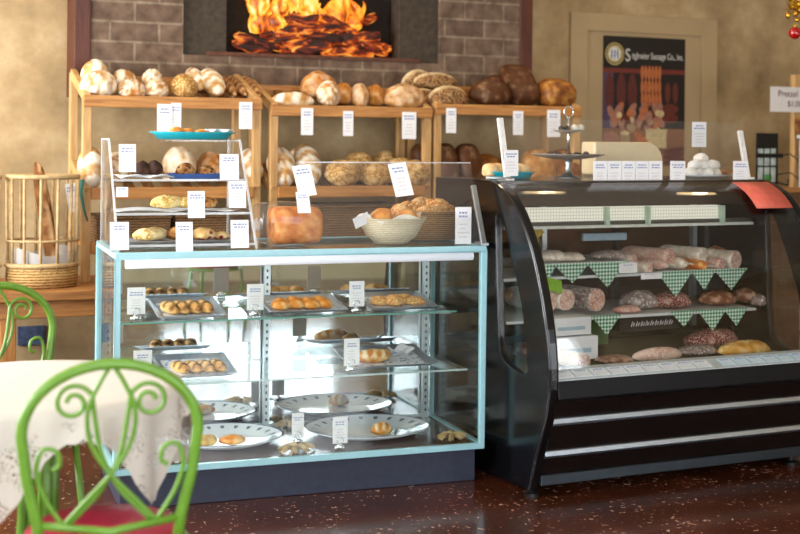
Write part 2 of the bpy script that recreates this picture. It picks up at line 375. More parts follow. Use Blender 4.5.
# beige wall panel with the sausage poster
PANEL = plain('beige_painted_panel', '#ae9670', .6, var=.03, scale=4)
pn = thing('wall_panel', 'beige painted recessed panel framing the sausage poster on the wall', 'panel', (4.916, 7.0, 1.4))
b_ = MB(); b_.box(-.567, .567, -.012, 0, -.9, .80); b_.build('panel_board', PANEL, pn)
b_ = MB()
for x0, x1, z0, z1 in ((-.567, -.443, -.9, .80), (.443, .567, -.9, .80), (-.443, .443, .69, .80), (-.443, .443, -.9, -.78)): b_.box(x0, x1, -.03, -.012, z0, z1)
b_.build('panel_frame', PANEL, pn, bevel=.003)
PX0, PZ1 = -.32, .666; PW, PH = .637, .83
po = thing('sausage_poster', 'dark poster of hanging sausages with a round crest and white title', 'poster', (4.916 + PX0, 6.987, 1.4 + PZ1 - PH))
PC = {n: plain('poster_' + n, c, .45, var=.12, scale=60) for n, c in dict(black='#14100f', rail='#6e2a22', salami='#5a2220', sausage='#b8683a', pink='#a3705f', cream='#cdb98a', dkred='#62291f', plate='#a88a66', board='#8a5a38', gold='#b9a46a', blue='#3a5aa0', white='#d8d6cc', purple='#4a3a58').items()}
pm = list(PC.values()); pi = {n: i for i, n in enumerate(PC)}
b_ = MB(); b_.box(0, PW, -.002, 0, 0, PH, pi['black'])
lay = [.0022]
def pell(cx, cz, rx, rz, col, a=0, n=16):
    lay[0] += .00004; y = -lay[0]
    P = [(cx + rx * math.cos(t) * math.cos(a) - rz * math.sin(t) * math.sin(a), y, cz + rx * math.cos(t) * math.sin(a) + rz * math.sin(t) * math.cos(a)) for t in [2 * PI * i / n for i in range(n)]]
    P = [(min(PW, max(0, x)), yy, min(PH, max(0, z))) for x, yy, z in P]
    b_.add(P, [tuple(range(n))], pi[col])
def prect(x0, x1, z0, z1, col): lay[0] += .00004; y = -lay[0]; b_.add([(x0, y, z0), (x1, y, z0), (x1, y, z1), (x0, y, z1)], [(0, 1, 2, 3)], pi[col])
prect(0, PW, 0, .24, 'board'); prect(0, .08, .24, .6, 'purple'); prect(0, PW, .595, .625, 'rail')
for x in (.05, .14, .225, .5, .56): pell(x, .475, .036 if x < .4 else .022, .12 if x < .4 else .07, 'salami' if x < .4 else 'dkred')
for i in range(6):
    x = .3 + i * .027
    for z in (.6, .51, .43): pell(x + (.004 if z < .5 else 0), z, .0125, .048, 'sausage')
rp = random.Random(5)
for i in range(30):
    x = .05 + rp.random() * .42; z = .25 + rp.random() * .12
    pell(x, z, .024, .05, rp.choice(['sausage', 'pink', 'dkred']), rp.uniform(-.7, .7)); pell(x + .012, z - .026, .021, .021, rp.choice(['plate', 'pink', 'cream']))
for z in (.37, .31): pell(.52, z, .065, .034, 'dkred')
pell(.06, .17, .07, .05, 'pink'); pell(.17, .18, .038, .05, 'plate'); pell(.17, .21, .036, .014, 'cream')
for i in range(7): prect(.33, .5 - .004 * i, .225 - i * .017, .238 - i * .017, 'cream' if i % 2 == 0 else 'plate')
prect(.33, .49, .115, .228, 'cream')
for i in range(5): pell(.27 + i * .018, .16 - i * .008, .012, .07, 'sausage', .35)
for i in range(3): pell(.55, .03 + i * .035, .09, .02, 'dkred', .15)
pell(.085, .715, .072, .072, 'gold', 0, 28); pell(.085, .715, .064, .064, 'black', 0, 28); pell(.085, .715, .058, .058, 'gold', 0, 28); pell(.085, .715, .045, .045, 'white', 0, 24)
for i in range(3): lay[0] += .00004; x = .057 + i * .022; b_.add([(x, -lay[0], .69), (x + .01, -lay[0], .68), (x + .012, -lay[0], .735), (x + .002, -lay[0], .745)], [(0, 1, 2, 3)], pi['blue'])
psh = b_.build('poster_sheet', pm, po)
PT = plain('poster_title_white', '#d9d6cf', .6, var=.01)
text('S', .115, PT, psh, (.165, -.005, .672), sx=.8)
text('tiglmeier Sausage Co., Inc.', .058, PT, psh, (.217, -.005, .690), sx=.66)

# ------------------------------------------------------------------ wooden bench and bread racks
bench = thing('wooden_bench', 'long low pine bench under the bread racks, its end showing behind the green chairs', 'bench', (2.2, 6.42, 0))
b_ = MB(); b_.box(-1.75, 1.9, -.33, .33, .635, .68); b_.build('bench_top', BENCHW, bench, bevel=.006)
b_ = MB(); b_.box(-1.70, 1.85, -.30, -.27, .555, .635); b_.build('apron', BENCHW, bench, bevel=.004)
for x in (-1.36, 1.78):
    for y in (-.26, .26):
        b_ = MB(); b_.bar((x, y, 0), (x, y, .635), .07, .07); b_.build('leg', wood('bench_leg', '#8c5a2c', '#b57b3f', (14, 14, 1.2)), bench, bevel=.004)

def tray_top(z0, Y): return z0 - .03 + (Y - 6.415) * .36
TOPZ = [1.595, 1.567, 1.59]; MIDZ = 1.143; LOWZ = .875
UX = [(1.22, 2.13), (2.18, 3.105), (3.125, 4.06)]
RACKL = ['left pine bread rack with slanted shelves, nearest the baguette basket', 'middle pine bread rack with slanted shelves, below the oven fire', 'right pine bread rack with slanted shelves of dark loaves, beside the sausage poster']
for ui, (x0, x1) in enumerate(UX):
    rk = thing('bread_rack', RACKL[ui], 'rack', ((x0 + x1) / 2, 6.55, .68), 0, 'pine bread racks on the bench')
    hw = (x1 - x0) / 2
    def loc(mb, X0, X1, y0, y1, z0, z1): mb.box(X0, X1, y0 - 6.55, y1 - 6.55, z0 - .68, z1 - .68)
    for sgn in (-1, 1):
        xa = sgn * (hw - .021)
        for yy, zt in ((6.4, TOPZ[ui] - .005), (6.745, TOPZ[ui] + .125)):
            b_ = MB(); loc(b_, xa - .021, xa + .021, yy, yy + .04, .68, zt); b_.build('post', PINE_V, rk, bevel=.003)
        for zz in (TOPZ[ui], MIDZ):
            b_ = MB(); b_.bar((xa, 6.40 - 6.55, zz - .02 - .68), (xa, 6.785 - 6.55, zz + .12 - .68), .03, .05); b_.build('side_board', PINE_V, rk, bevel=.003)
    for zi, zz in enumerate((TOPZ[ui], MIDZ, LOWZ)):
        b_ = MB(); loc(b_, -hw + (.042 if zi else 0), hw - (.042 if zi else 0), 6.385, 6.403, zz - .058, zz); b_.build('front_board', PINE, rk, bevel=.003)
        if zi < 2:
            b_ = MB(); loc(b_, -hw + .03, hw - .03, 6.765, 6.783, zz + .03, zz + .115); b_.build('back_board', PINE, rk, bevel=.003)
            n = 9
            for i in range(n):
                x = -hw + .06 + (2 * hw - .12) * i / (n - 1)
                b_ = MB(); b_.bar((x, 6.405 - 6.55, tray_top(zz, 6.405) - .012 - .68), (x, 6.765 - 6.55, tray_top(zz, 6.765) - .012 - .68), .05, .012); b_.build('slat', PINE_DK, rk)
        else:
            b_ = MB(); loc(b_, -hw + .03, hw - .03, 6.403, 6.78, zz - .03, zz - .012); b_.build('low_shelf', PINE, rk)

# ------------------------------------------------------------------ loaves
def spow(x, p): return math.copysign(abs(x) ** p, x)
def smooth01(a, b, x): t = min(1, max(0, (x - a) / (b - a))); return t * t * (3 - 2 * t)
def loaf_mesh(L, W, H, e=1.0, style='plain', n=4, seed=0, lump=.03, dust=0.0, flat=.35, nu=28, nv=26):
    vs, fl, fs = [], [], []
    for i in range(nu + 1):
        ph = -PI / 2 + PI * i / nu; s = spow(math.sin(ph), e); r = max(0.0, math.cos(ph)) ** (1.0 if e >= 1 else e)
        for j in range(nv):
            th = 2 * PI * j / nv
            y = spow(math.sin(th), max(.55, e)) * r; z = spow(math.cos(th), max(.55, e)) * r
            p = Vector((s * L / 2, y * W / 2, z))
            zz = z * H * (1 - flat) if z > 0 else z * H * flat
            d = Vector((p.x, p.y, zz)); t = y; f = 0.0; k = 0.0
            up_ = smooth01(-.1, .5, z / max(r, .05)) if r > .02 else 0.3
            if style == 'stripes':
                q = math.sin(n * PI * (s + .22 * abs(t)) + seed); f = smooth01(-.25, .35, q); k = .05 * f * up_ - .02 * (1 - f) * up_
            elif style == 'leaf':
                q = math.sin(n * PI * (s + .6 * abs(t)) + 1.0); f = smooth01(-.3, .3, q) * smooth01(.06, .16, abs(t)); k = .04 * f * up_
            elif style == 'cross':
                q = min(abs(noise.noise((s * 1.5 + seed * 5.3, y * 1.5, z * 1.5))), abs(noise.noise((s * 1.2 - seed, y * 1.8 + 7, z * 1.2 + 3))) * 1.3); f = smooth01(.05, .17, q) * .8; k = .10 * (f - .5); up_ = 1
            elif style == 'slash':
                q = abs(t - .12 * math.sin(s * 3)); f = -.6 * smooth01(.12, .05, q) + dust; k = -.10 * smooth01(.14, .0, q) * up_ + .05 * smooth01(.1, .25, q) * smooth01(.5, .25, q) * up_
            elif style == 'crack':
                q = abs(t - .55 - .18 * math.sin(s * 5 + seed)); f = smooth01(.16, .05, q); k = -.03 * f
            elif style == 'band':
                q = abs(t - .1); f = smooth01(.42, .25, q + .06 * noise.noise((s * 4, t * 4, seed))); k = .03 * f
            f = f * (up_ if style != 'crack' else 1) + (dust * .25 if style in ('stripes', 'cross', 'leaf') and dust > 0 else dust) * (.35 + .65 * up_) + .35 * dust * noise.noise((s * 2.3 + seed, t * 2.3, z * 2))
            nz = lump * (noise.noise((s * 1.7 + seed * 3.1, y * 1.7, z * 1.7 + seed)) + .4 * noise.noise((s * 5 + seed, y * 5, z * 5)))
            sc = 1 + nz + k
            d = Vector((d.x * (1 + nz), d.y * sc, d.z * sc))
            vs.append(d); fl.append(min(1, max(-.6, f)))
    mn = min(v.z for v in vs)
    for v in vs: v.z -= mn
    for i in range(nu):
        for j in range(nv): fs.append((i * nv + j, i * nv + (j + 1) % nv, (i + 1) * nv + (j + 1) % nv, (i + 1) * nv + j))
    b = MB(); b.add(vs, fs); return b, fl
def loaf(name, label, cat, m, loc, L, W, H, rz=0, tilt=0, roll=0, group=None, **kw):
    b, fl = loaf_mesh(L, W, H, **kw)
    o = b.build(name, m, None, loc, (roll, tilt, rz), smooth=True, flour=fl)
    return tag(o, label, cat, group)

B_WHITE = bread('floured_crust', '#a8703a', '#c99a5e', '#e2c490', '#f3ead9')
B_TAN = bread('rustic_tan_crust', '#94602c', '#b98244', '#d9ae70', '#efe3cc')
B_ORG = bread('rustic_orange_crust', '#8a4f1e', '#b9772f', '#d79d55', '#ecdfc8')
B_SEED = bread('seeded_crust', '#7d5224', '#a67638', '#c2944f', '#e0c491', '#d9b87e')
B_DKSEED = bread('dark_seeded_crust', '#4a2c18', '#6a4426', '#8c6238', '#e0cda6', '#c49a62', speck_scale=120)
B_RYE = bread('dark_rye_crust', '#472812', '#532f17', '#603a1f', '#c9ab84', rough=.5)
B_TIN = bread('tin_loaf_crust', '#5b3014', '#8a5220', '#b9843e', '#d8b070', rough=.5)
B_BAG = bread('baguette_crust', '#5e381a', '#84542a', '#a87440', '#c9a070')
B_GOLD = bread('golden_bun_crust', '#b8681f', '#d9913f', '#edbd72', '#f6deb0', rough=.4)

def rack_loaf(name, label, m, px0, px1, ytop, Y, zref, D, lie='x', group='loaves on the top shelf', dz=0, cat='bread', tilt=None, h=None, **kw):
    """px0..px1 is the width in the photo, ytop its top; stands on the slanted shelf at depth Y"""
    a, b = onY(px0, ytop, Y), onY(px1, ytop, Y); base = tray_top(zref, Y) + dz; H = h or max(.04, a.z - base); w = (b.x - a.x) * .98
    if lie == 'x': return loaf(name, label, cat, m, ((a.x + b.x) / 2, Y, base), w, D, H, rz=kw.pop('rz', 0), roll=.34, group=group, **kw)
    yf = max(6.42, Y - .07); zf = tray_top(zref, yf) + dz; t = .34                  # propped up: lower end at the front board
    while t < 1.25 and zf + D * math.sin(t) + .75 * H * math.cos(t) < a.z: t += .02
    t = t if tilt is None else -tilt
    lc = ((a.x + b.x) / 2, yf + D / 2 * math.cos(t) + .35 * H * math.sin(t), zf + D / 2 * math.sin(t))
    return loaf(name, label, cat, m, lc, D, w, H, rz=PI / 2 + kw.pop('rz', 0), tilt=-t, group=group, **kw)
T0, T1, T2 = TOPZ
U = 'loaves on the top shelf of the left rack'
rack_loaf('bread_loaf', 'floured white loaf at the rear in the left end of the top shelf', B_WHITE, 80, 109, 59, 6.66, T0, .16, group=U, style='stripes', n=1.5, seed=1, dust=0.28)
rack_loaf('bread_loaf', 'plump floured loaf with a cleft, first at the front of the top shelf', B_WHITE, 79, 117, 69, 6.50, T0, .15, group=U, style='cross', seed=2, dust=0.31, lump=.08)
rack_loaf('bread_loaf', 'floured tan loaf at the rear, second from the left on the top shelf', B_TAN, 111, 136, 69, 6.65, T0, .15, group=U, style='stripes', n=1.5, seed=3, dust=0.22)
rack_loaf('bread_loaf', 'floured tan loaf with orange cracks, second along the front of the top shelf', B_ORG, 117, 146, 78, 6.49, T0, .14, group=U, style='cross', seed=5, dust=0.25, lump=.07)
rack_loaf('bread_loaf', 'small round floured loaf at the rear beside the seeded loaf', B_WHITE, 141, 162, 68, 6.63, T0, .12, group=U, style='cross', seed=6, dust=0.25)
rack_loaf('bread_loaf', 'round floured boule with brown side next to the round seeded loaf', B_TAN, 143, 168, 79, 6.49, T0, .12, group=U, style='cross', seed=7, dust=0.22)
rack_loaf('bread_loaf', 'round brown seeded loaf on the top shelf of the left rack', B_SEED, 169, 197, 73, 6.50, T0, .14, group=U, seed=8, lump=.05)
rack_loaf('bread_loaf', 'small white crusted loaf end peeping over the round seeded loaf', B_WHITE, 181, 195, 71, 6.67, T0, .1, group=U, seed=9, dust=0.37)
rack_loaf('batard', 'white floured batard leaning at the rear beside the striped batard', B_WHITE, 190, 206, 65, 6.62, T0, .26, lie='y', group=U, style='stripes', n=3, dust=0.25, h=.085)
rack_loaf('batard', 'long white batard with brown cross stripes on the top shelf', B_WHITE, 203, 227, 65, 6.54, T0, .29, lie='y', group=U, style='stripes', n=4, dust=0.19, h=.095)
for i, (a, b, lb) in enumerate(((226, 237, 'brown baguette lying beside the striped white batard'), (236, 248, 'crusty brown baguette between two others on the left rack'), (249, 262, 'brown baguette at the right end of the left rack top shelf'))):
    rack_loaf('baguette', lb, B_BAG, a, b, 84, 6.57, T0, .33, lie='y', group='baguettes on the top shelf', h=.05, style='stripes', n=6, seed=i, dust=-.2, rz=.0)
U = 'loaves on the top shelf of the middle rack'
rack_loaf('batard', 'pale white batard with tan slashes lying along the middle rack edge', B_WHITE, 270, 314, 91, 6.47, T1, .10, group=U, style='stripes', n=2.6, dust=0.31)
rack_loaf('bread_loaf', 'big brown loaf at the rear behind the floured loaf on the middle rack', B_ORG, 299, 336, 71, 6.63, T1, .17, group=U, style='slash', seed=11, dust=.1, lump=.06)
rack_loaf('bread_loaf', 'floured white and brown loaf in front of the big brown loaf', B_TAN, 316, 339, 80, 6.49, T1, .15, lie='y', group=U, style='cross', dust=0.28, seed=12, h=.13)
rack_loaf('bread_loaf', 'round tan crusted loaf right of the floured white and brown loaf', B_ORG, 332, 351, 82, 6.54, T1, .13, group=U, seed=13, dust=.05, lump=.06)
rack_loaf('bread_loaf', 'grey floured wedge of loaf with a dark slash on the middle rack', B_TAN, 350, 367, 82, 6.49, T1, .15, lie='y', group=U, style='slash', dust=0.19, seed=14, h=.12)
rack_loaf('bread_loaf', 'golden brown loaf half behind the big slashed rustic loaf', B_ORG, 363, 383, 84, 6.52, T1, .13, group=U, seed=15, lump=.07)
rack_loaf('bread_loaf', 'big rustic pointed loaf with one long slash on the middle rack', B_TAN, 381, 424, 83, 6.49, T1, .15, group=U, style='slash', dust=.15, seed=16)
U = 'loaves on the top shelf of the right rack'
rack_loaf('bread_loaf', 'dark seeded loaf with a white stripe at the rear left of its pile', B_DKSEED, 400, 431, 69, 6.66, T2, .13, group=U, style='band', seed=17)
rack_loaf('bread_loaf', 'dark seeded loaf with a white stripe lying on top of its pile', B_DKSEED, 412, 456, 72, 6.60, T2, .13, group=U, style='band', seed=18, dz=.055, h=.09)
rack_loaf('bread_loaf', 'dark seeded loaf at the lower left of the white striped pile', B_DKSEED, 407, 436, 88, 6.52, T2, .12, group=U, style='band', seed=19)
rack_loaf('bread_loaf', 'dark seeded loaf with broad white stripe at the front of its pile', B_DKSEED, 427, 466, 85, 6.47, T2, .12, group=U, style='band', seed=20)
rack_loaf('bread_loaf', 'round dark rye loaf with a pale crack along its front', B_RYE, 467, 509, 78, 6.52, T2, .17, group=U, style='crack', seed=21)
rack_loaf('bread_loaf', 'dark rye loaf tucked behind the rye loaf with the pale crack', B_RYE, 480, 508, 74, 6.67, T2, .15, group=U, seed=22)
rack_loaf('tin_loaf', 'tall dark brown tin loaf propped upright at the right of the rack', B_RYE, 505, 537, 63, 6.55, T2, .28, lie='y', group=U, e=.5, seed=23, h=.10, lump=.012)
rack_loaf('tin_loaf', 'dark topped tin loaf with golden sides at the right end of the rack', B_TIN, 536, 571, 78, 6.53, T2, .2, group=U, e=.7, seed=24, lump=.015)
# middle shelves
U = 'loaves on the middle shelf of the left rack'
rack_loaf('bread_loaf', 'big white loaf at the left end of the middle shelf behind the pastry tower', B_WHITE, 76, 102, 137, 6.5, MIDZ, .22, lie='y', group=U, style='stripes', n=2, dust=0.28, h=.15)
rack_loaf('bread_loaf', 'tan loaf behind the pastry tower, second from the left post', B_TAN, 104, 132, 150, 6.55, MIDZ, .2, lie='y', group=U, style='cross', dust=.25, h=.12)
rack_loaf('bread_loaf', 'round white loaf with a brown swirl seen through the pastry tower', B_WHITE, 162, 196, 143, 6.55, MIDZ, .2, lie='y', group=U, style='slash', dust=0.31, seed=3, h=.15)
rack_loaf('bread_loaf', 'pale loaf with orange crust seen through the tower, right of the swirl loaf', B_ORG, 198, 226, 150, 6.57, MIDZ, .2, lie='y', group=U, dust=.2, seed=4, h=.12)
rack_loaf('bread_loaf', 'white floured loaf just left of the post between two racks', B_WHITE, 243, 263, 146, 6.55, MIDZ, .24, lie='y', group=U, style='stripes', n=3, dust=0.28, h=.12)
U = 'loaves on the middle shelf of the middle rack'
rack_loaf('bread_loaf', 'floured loaf with a leaf pattern of brown scores', B_WHITE, 266, 294, 143, 6.50, MIDZ, .24, lie='y', group=U, style='leaf', n=3, dust=.12, h=.10)
rack_loaf('bread_loaf', 'floured loaf at the rear between leaf pattern and striped loaves', B_WHITE, 284, 303, 141, 6.68, MIDZ, .15, lie='y', group=U, dust=0.34, h=.1)
rack_loaf('bread_loaf', 'floured loaf with diagonal brown stripes beside the leaf pattern loaf', B_WHITE, 294, 320, 141, 6.52, MIDZ, .25, lie='y', group=U, style='stripes', n=4, dust=.2, h=.10)
for i, (a, b, y, Y, lb) in enumerate(((325, 360, 157, 6.46, 'round seeded roll at the front, first after the striped floured loaf'), (342, 373, 149, 6.60, 'darker round seeded roll at the rear, first of the back row'), (359, 394, 161, 6.46, 'round seeded roll in the middle of the front row'),
        (371, 396, 149, 6.62, 'round seeded roll at the rear in the middle'), (384, 410, 152, 6.53, 'round seeded roll partly behind the last front roll'), (394, 429, 154, 6.46, 'large round seeded roll at the right end of the front row'))):
    rack_loaf('seeded_roll', lb, B_SEED, a, b, y, Y, MIDZ, .16, lie='y', group='round seeded rolls on the middle shelf', h=.12, seed=30 + i, lump=.06, style='cross', dust=-.25)
U = 'loaves on the middle shelf of the right rack'
rack_loaf('tin_loaf', 'dark rye loaf showing just left of the rack post', B_RYE, 408, 430, 141, 6.62, MIDZ, .2, lie='y', group=U, e=.75, seed=40, h=.12)
rack_loaf('tin_loaf', 'dark rye tin loaf standing right of the rack post', B_RYE, 431, 454, 139, 6.50, MIDZ, .25, lie='y', group=U, e=.7, seed=41, h=.11, lump=.015)
rack_loaf('tin_loaf', 'dark rye tin loaf leaning against the grain topped loaf', B_RYE, 452, 477, 139, 6.50, MIDZ, .25, lie='y', group=U, e=.7, seed=42, h=.11, lump=.015, rz=.15)
rack_loaf('bread_loaf', 'grain topped golden loaf above the turquoise tray', B_TIN, 466, 503, 138, 6.56, MIDZ, .2, group=U, style='slash', seed=43, h=.15)
rack_loaf('bread_loaf', 'golden loaf half hidden by the upright acrylic bracket', B_TIN, 478, 505, 160, 6.46, MIDZ, .14, group=U, seed=44)
rack_loaf('tin_loaf', 'tan tin loaf behind the cake stand', B_TAN, 519, 551, 146, 6.5, MIDZ, .22, lie='y', group=U, e=.7, seed=45, h=.11, lump=.015)
rack_loaf('tin_loaf', 'reddish brown tin loaf behind the stem of the cake stand', B_TIN, 545, 578, 144, 6.5, MIDZ, .22, lie='y', group=U, e=.7, seed=46, h=.11, lump=.015)

# wicker storage baskets on the low shelves
WICK_D = wicker('dark_wicker', '#3d2a1a', '#8b6a45'); WICK_L = wicker('light_wicker', '#8a6231', '#d2ab6c')
def basket_box(X0, X1, zh, lab):
    t = thing('wicker_basket', lab, 'basket', ((X0 + X1) / 2, 6.56, LOWZ - .012), 0, 'wicker baskets on the low shelves'); w = (X1 - X0) / 2
    b_ = MB(); b_.box(-w, w, -.15, -.135, 0, zh); b_.box(-w, w, .135, .15, 0, zh); b_.box(-w, -w + .015, -.135, .135, 0, zh); b_.box(w - .015, w, -.135, .135, 0, zh); b_.box(-w + .015, w - .015, -.135, .135, 0, .012)
    b_.build('basket_body', WICK_D, t)
    MB().tube([(-w, -.15, zh), (w, -.15, zh), (w, .15, zh), (-w, .15, zh)], .011, 6, closed=True).build('rim', WICK_D, t)
basket_box(1.3, 1.66, .13, 'dark wicker basket on the low shelf behind the left half of the tower')
basket_box(1.69, 2.05, .13, 'dark wicker basket on the low shelf behind the right half of the tower')
basket_box(2.46, 2.95, .17, 'dark wicker basket on the low shelf behind the bread bowl')

# price tags
def print_on(card, w, h, seed, dz=0, n1=2):
    """small unreadable print: words as short dashes, a title above and fine print below"""
    r = random.Random(seed)
    def row(mb, z, t, ww):
        x = -ww / 2
        while x < ww / 2 - .003:
            L = min(r.uniform(.10, .22) * w, ww / 2 - x); mb.box(x, x + L, -.0016, -.001, z + dz, z + t + dz); x += L + .045 * w
    a, b = MB(), MB()
    for i in range(n1): row(a, h * (.82 - .10 * i), h * .05, w * r.uniform(.5, .8))
    for i in range(4): row(b, h * (.52 - .115 * i), h * .03, w * r.uniform(.35, .7))
    a.build('title_lettering', INK, card); b.build('price_lettering', INKP, card)
tagn = [0]
def price_tag(lab, loc, w, h, rz=0, lean=0, group='white price tags', tilt=0):
    tagn[0] += 1; t = thing('price_tag', lab, 'price tag', loc, 0, group); t.rotation_euler = (lean, tilt, rz)
    c = MB().box(-w / 2, w / 2, -.001, .001, 0, h).build('card', WHITE, t)
    print_on(c, w, h, tagn[0]); return t
def tag_px(lab, x0, y0, x1, y1, Y, **kw):
    a, b = onY(x0, y1, Y), onY(x1, y1, Y); c = onY((x0 + x1) / 2, y0, Y); d = onY((x0 + x1) / 2, y1, Y)
    return price_tag(lab, ((a.x + b.x) / 2, Y, d.z), b.x - a.x, c.z - d.z, **kw)
G = 'price tags hanging from the top shelves'
for x0, y0, x1, y1, lb in ((157, 104, 172, 137, 'wide price tag hanging behind the pastry tower, in front of its twin'), (171, 103, 181, 131, 'price tag half hidden by the wide tag above the tower'), (239, 102, 252, 129, 'price tag hanging below the baguettes on the left rack'),
        (301, 108, 313, 135, 'price tag hanging below the pale batard on the middle rack'), (343, 111, 353, 136, 'narrow price tag hanging in the centre of the middle rack'), (402, 112, 416, 139, 'price tag hanging below the rustic pointed loaf'),
        (446, 108, 456, 133, 'narrow price tag hanging below the pile of striped dark loaves'), (513, 111, 523, 135, 'narrow price tag hanging below the tall propped tin loaf'), (547, 110, 560, 137, 'price tag hanging behind the top tier of the cake stand')):
    tag_px(lb, x0, y0, x1, y1, 6.38 if x0 != 171 else 6.384, group=G)

# ------------------------------------------------------------------ glass pastry case (local frame u along the front, v to the back)
CA = math.radians(-5.0); CUC = Vector((math.cos(CA), math.sin(CA), 0)); CVC = Vector((-math.sin(CA), math.cos(CA), 0)); C0 = Vector((1.04, 4.815, 0))
def CW(u, v, z): p = C0 + CUC * u + CVC * v; return (p.x, p.y, z)
def c_on_z(px, py, z): d = onZ(px, py, z) - C0; return d.dot(CUC), d.dot(CVC)
def c_on_v(px, py, v):
    r = ray(px, py); p0 = C0 + CVC * v; p = E0 + r * ((p0 - E0).dot(CVC) / r.dot(CVC)); d = p - C0; return d.dot(CUC), p.z
CL, CD, CZ0, CZ1, MV = 1.495, .605, .134, .963, .585
DECK = .152; S1, S2 = .672, .443
case = thing('pastry_display_case', 'pale aqua framed glass pastry case with mirrored back and navy plinth', 'display case', tuple(C0), CA)
b_ = MB(); b_.box(.03, CL - .03, .03, CD - .02, 0, CZ0); b_.build('plinth', NAVY, case, bevel=.003)
fr = MB(); t = .023
for u in (0, CL - t):
    for v in (0, CD - t): fr.box(u, u + t, v, v + t, CZ0 + t, CZ1 - t)
for z in (CZ0, CZ1 - t):
    for v in (0, CD - t): fr.box(0, CL, v, v + t, z, z + t)
    for u in (0, CL - t): fr.box(u, u + t, t, CD - t, z, z + t)
fr.build('frame', AQUA, case, bevel=.003)
b_ = MB(); b_.box(t, CL - t, t, CD - t, CZ0 + .002, DECK); b_.build('deck', plain('glossy_brown_deck', '#4a342c', .22, var=.08, spec=.4), case)
b_ = MB(); b_.box(t, CL - t, .010, .016, CZ0 + t, CZ1 - t); b_.build('front_pane', GLASS, case)
b_ = MB(); b_.box(.010, .016, t, CD - t, CZ0 + t, CZ1 - t); b_.build('side_pane', GLASS, case)
b_ = MB(); b_.box(CL - .016, CL - .010, t, CD - t, CZ0 + t, CZ1 - t); b_.build('side_pane', GLASS, case)
b_ = MB(); b_.box(t, CL - t, t, CD - t, CZ1 - .010, CZ1 - .003); b_.build('top_pane', GLASS, case)
for u0, u1, v in ((t, .76, MV), (.74, CL - t, MV - .008)):
    b_ = MB(); b_.box(u0, u1, v, v + .006, DECK + .012, CZ1 - t - .01); b_.build('mirror_door', MIRROR, case)
b_ = MB(); b_.box(t, CL - t, MV - .014, MV + .016, DECK, DECK + .012); b_.box(t, CL - t, MV - .014, MV + .016, CZ1 - t - .012, CZ1 - t); b_.build('door_track', ALU, case)
for u in (.045, .712, 1.44):
    b_ = MB(); b_.box(u - .013, u + .013, MV - .04, MV - .016, DECK, CZ1 - t)
    for i in range(26): z = DECK + .03 + i * .029; b_.box(u - .004, u + .004, MV - .0408, MV - .040, z, z + .012, 1)
    b_.build('shelf_standard', [ALU, plain('dark_slot', '#3a4146', .6)], case)
    for zz, vf in ((S1, .26), (S2, .16)):
        b_ = MB(); b_.prism([(u - .004, MV - .04, zz - .055), (u - .004, MV - .04, zz - .007), (u - .004, vf, zz - .007), (u - .004, vf, zz - .018)], (.008, 0, 0)); b_.build('shelf_bracket', STEEL, case)
b_ = MB(); b_.box(.035, 1.455, .22, MV - .045, S1 - .007, S1); b_.build('glass_shelf', SHELFG, case)
SEDGE = plain('green_glass_edge', '#6fa79a', .15, var=.03)
b_ = MB(); b_.box(.035, 1.455, .218, .2205, S1 - .007, S1); b_.build('shelf_edge', SEDGE, case)
b_ = MB(); b_.box(.035, 1.465, .118, .1205, S2 - .007, S2); b_.build('shelf_edge', plain('pale_glass_edge', '#c3d6d6', .15, var=.03), case)
b_ = MB(); b_.box(.035, 1.465, .12, MV - .045, S2 - .007, S2); b_.build('glass_shelf', SHELFG, case)
b_ = MB(); b_.tube([(.045, .055, CZ1 - .048), (CL - .04, .055, CZ1 - .045)], .017, 14); b_.build('light_tube', plain('white_tube_added_glow', '#e9e6ec', .35, var=.01, emit='#f2f0ff', es=.4), case, smooth=True)  # soft glow added to the tube to brighten the inside of the case

# trays with pastries
SILV = plain('silver_tray', '#c3c8d4', .3, .85, var=.05); DOILY = None
def liner_mat():
    m, nt, b = newmat('patterned_paper_liner'); v = coords(nt)
    vo = N(nt, 'ShaderNodeTexVoronoi'); vo.inputs['Scale'].default_value = 45; nt.links.new(v, vo.inputs['Vector'])
    nt.links.new(ramp(nt, vo.outputs['Distance'], [(.25, '#5d6f9a'), (.34, '#dfe3ee'), (.8, '#eef0f6')]), b.inputs['Base Color']); b.inputs['Roughness'].default_value = .6; return m
LINER = liner_mat()
TILT = .13
TRAYS = []
def tray(lab, u, v, z, w, d, rz=0):
    TRAYS.append((u, v, z, w, d))
    t_ = thing('pastry_tray', lab, 'tray', CW(u, v, z + .5 * d * math.sin(TILT)), CA + rz, 'silver pastry trays in the glass case'); t_.rotation_euler = (TILT, 0, CA + rz)
    for sx in (-1, 1):
        q = MB(); q.prism([(sx * w * .36, -d * .4, -.001), (sx * w * .36, d * .4, -.001), (sx * w * .36, d * .4, -.001 - .8 * d * math.tan(TILT))], (.006, 0, 0)); q.build('riser', ACRYL, t_)
    o = MB(); rim = .012
    prof = [(0, .001), (.0, .002), (-.022, .002), (0, 0)]
    def rr(s, zz): return [(-w / 2 + s, -d / 2 + s, zz), (w / 2 - s, -d / 2 + s, zz), (w / 2 - s, d / 2 - s, zz), (-w / 2 + s, d / 2 - s, zz)]
    L = [rr(.02, 0), rr(0, .015), rr(-.008, .016), rr(-.008, .018), rr(.002, .017), rr(.022, .003)]
    vs = [p for R in L for p in R]; fs = [tuple(range(3, -1, -1))]
    for i in range(len(L) - 1):
        for j in range(4): fs.append((i * 4 + j, i * 4 + (j + 1) % 4, i * 4 + 4 + (j + 1) % 4, i * 4 + 4 + j))
    fs.append(tuple(range(20, 24))); o.add(vs, fs); o.build('tray_pan', SILV, t_)
    MB().box(-w / 2 + .026, w / 2 - .026, -d / 2 + .026, d / 2 - .026, .0035, .0045).build('paper_liner', LINER, t_)
    return t_
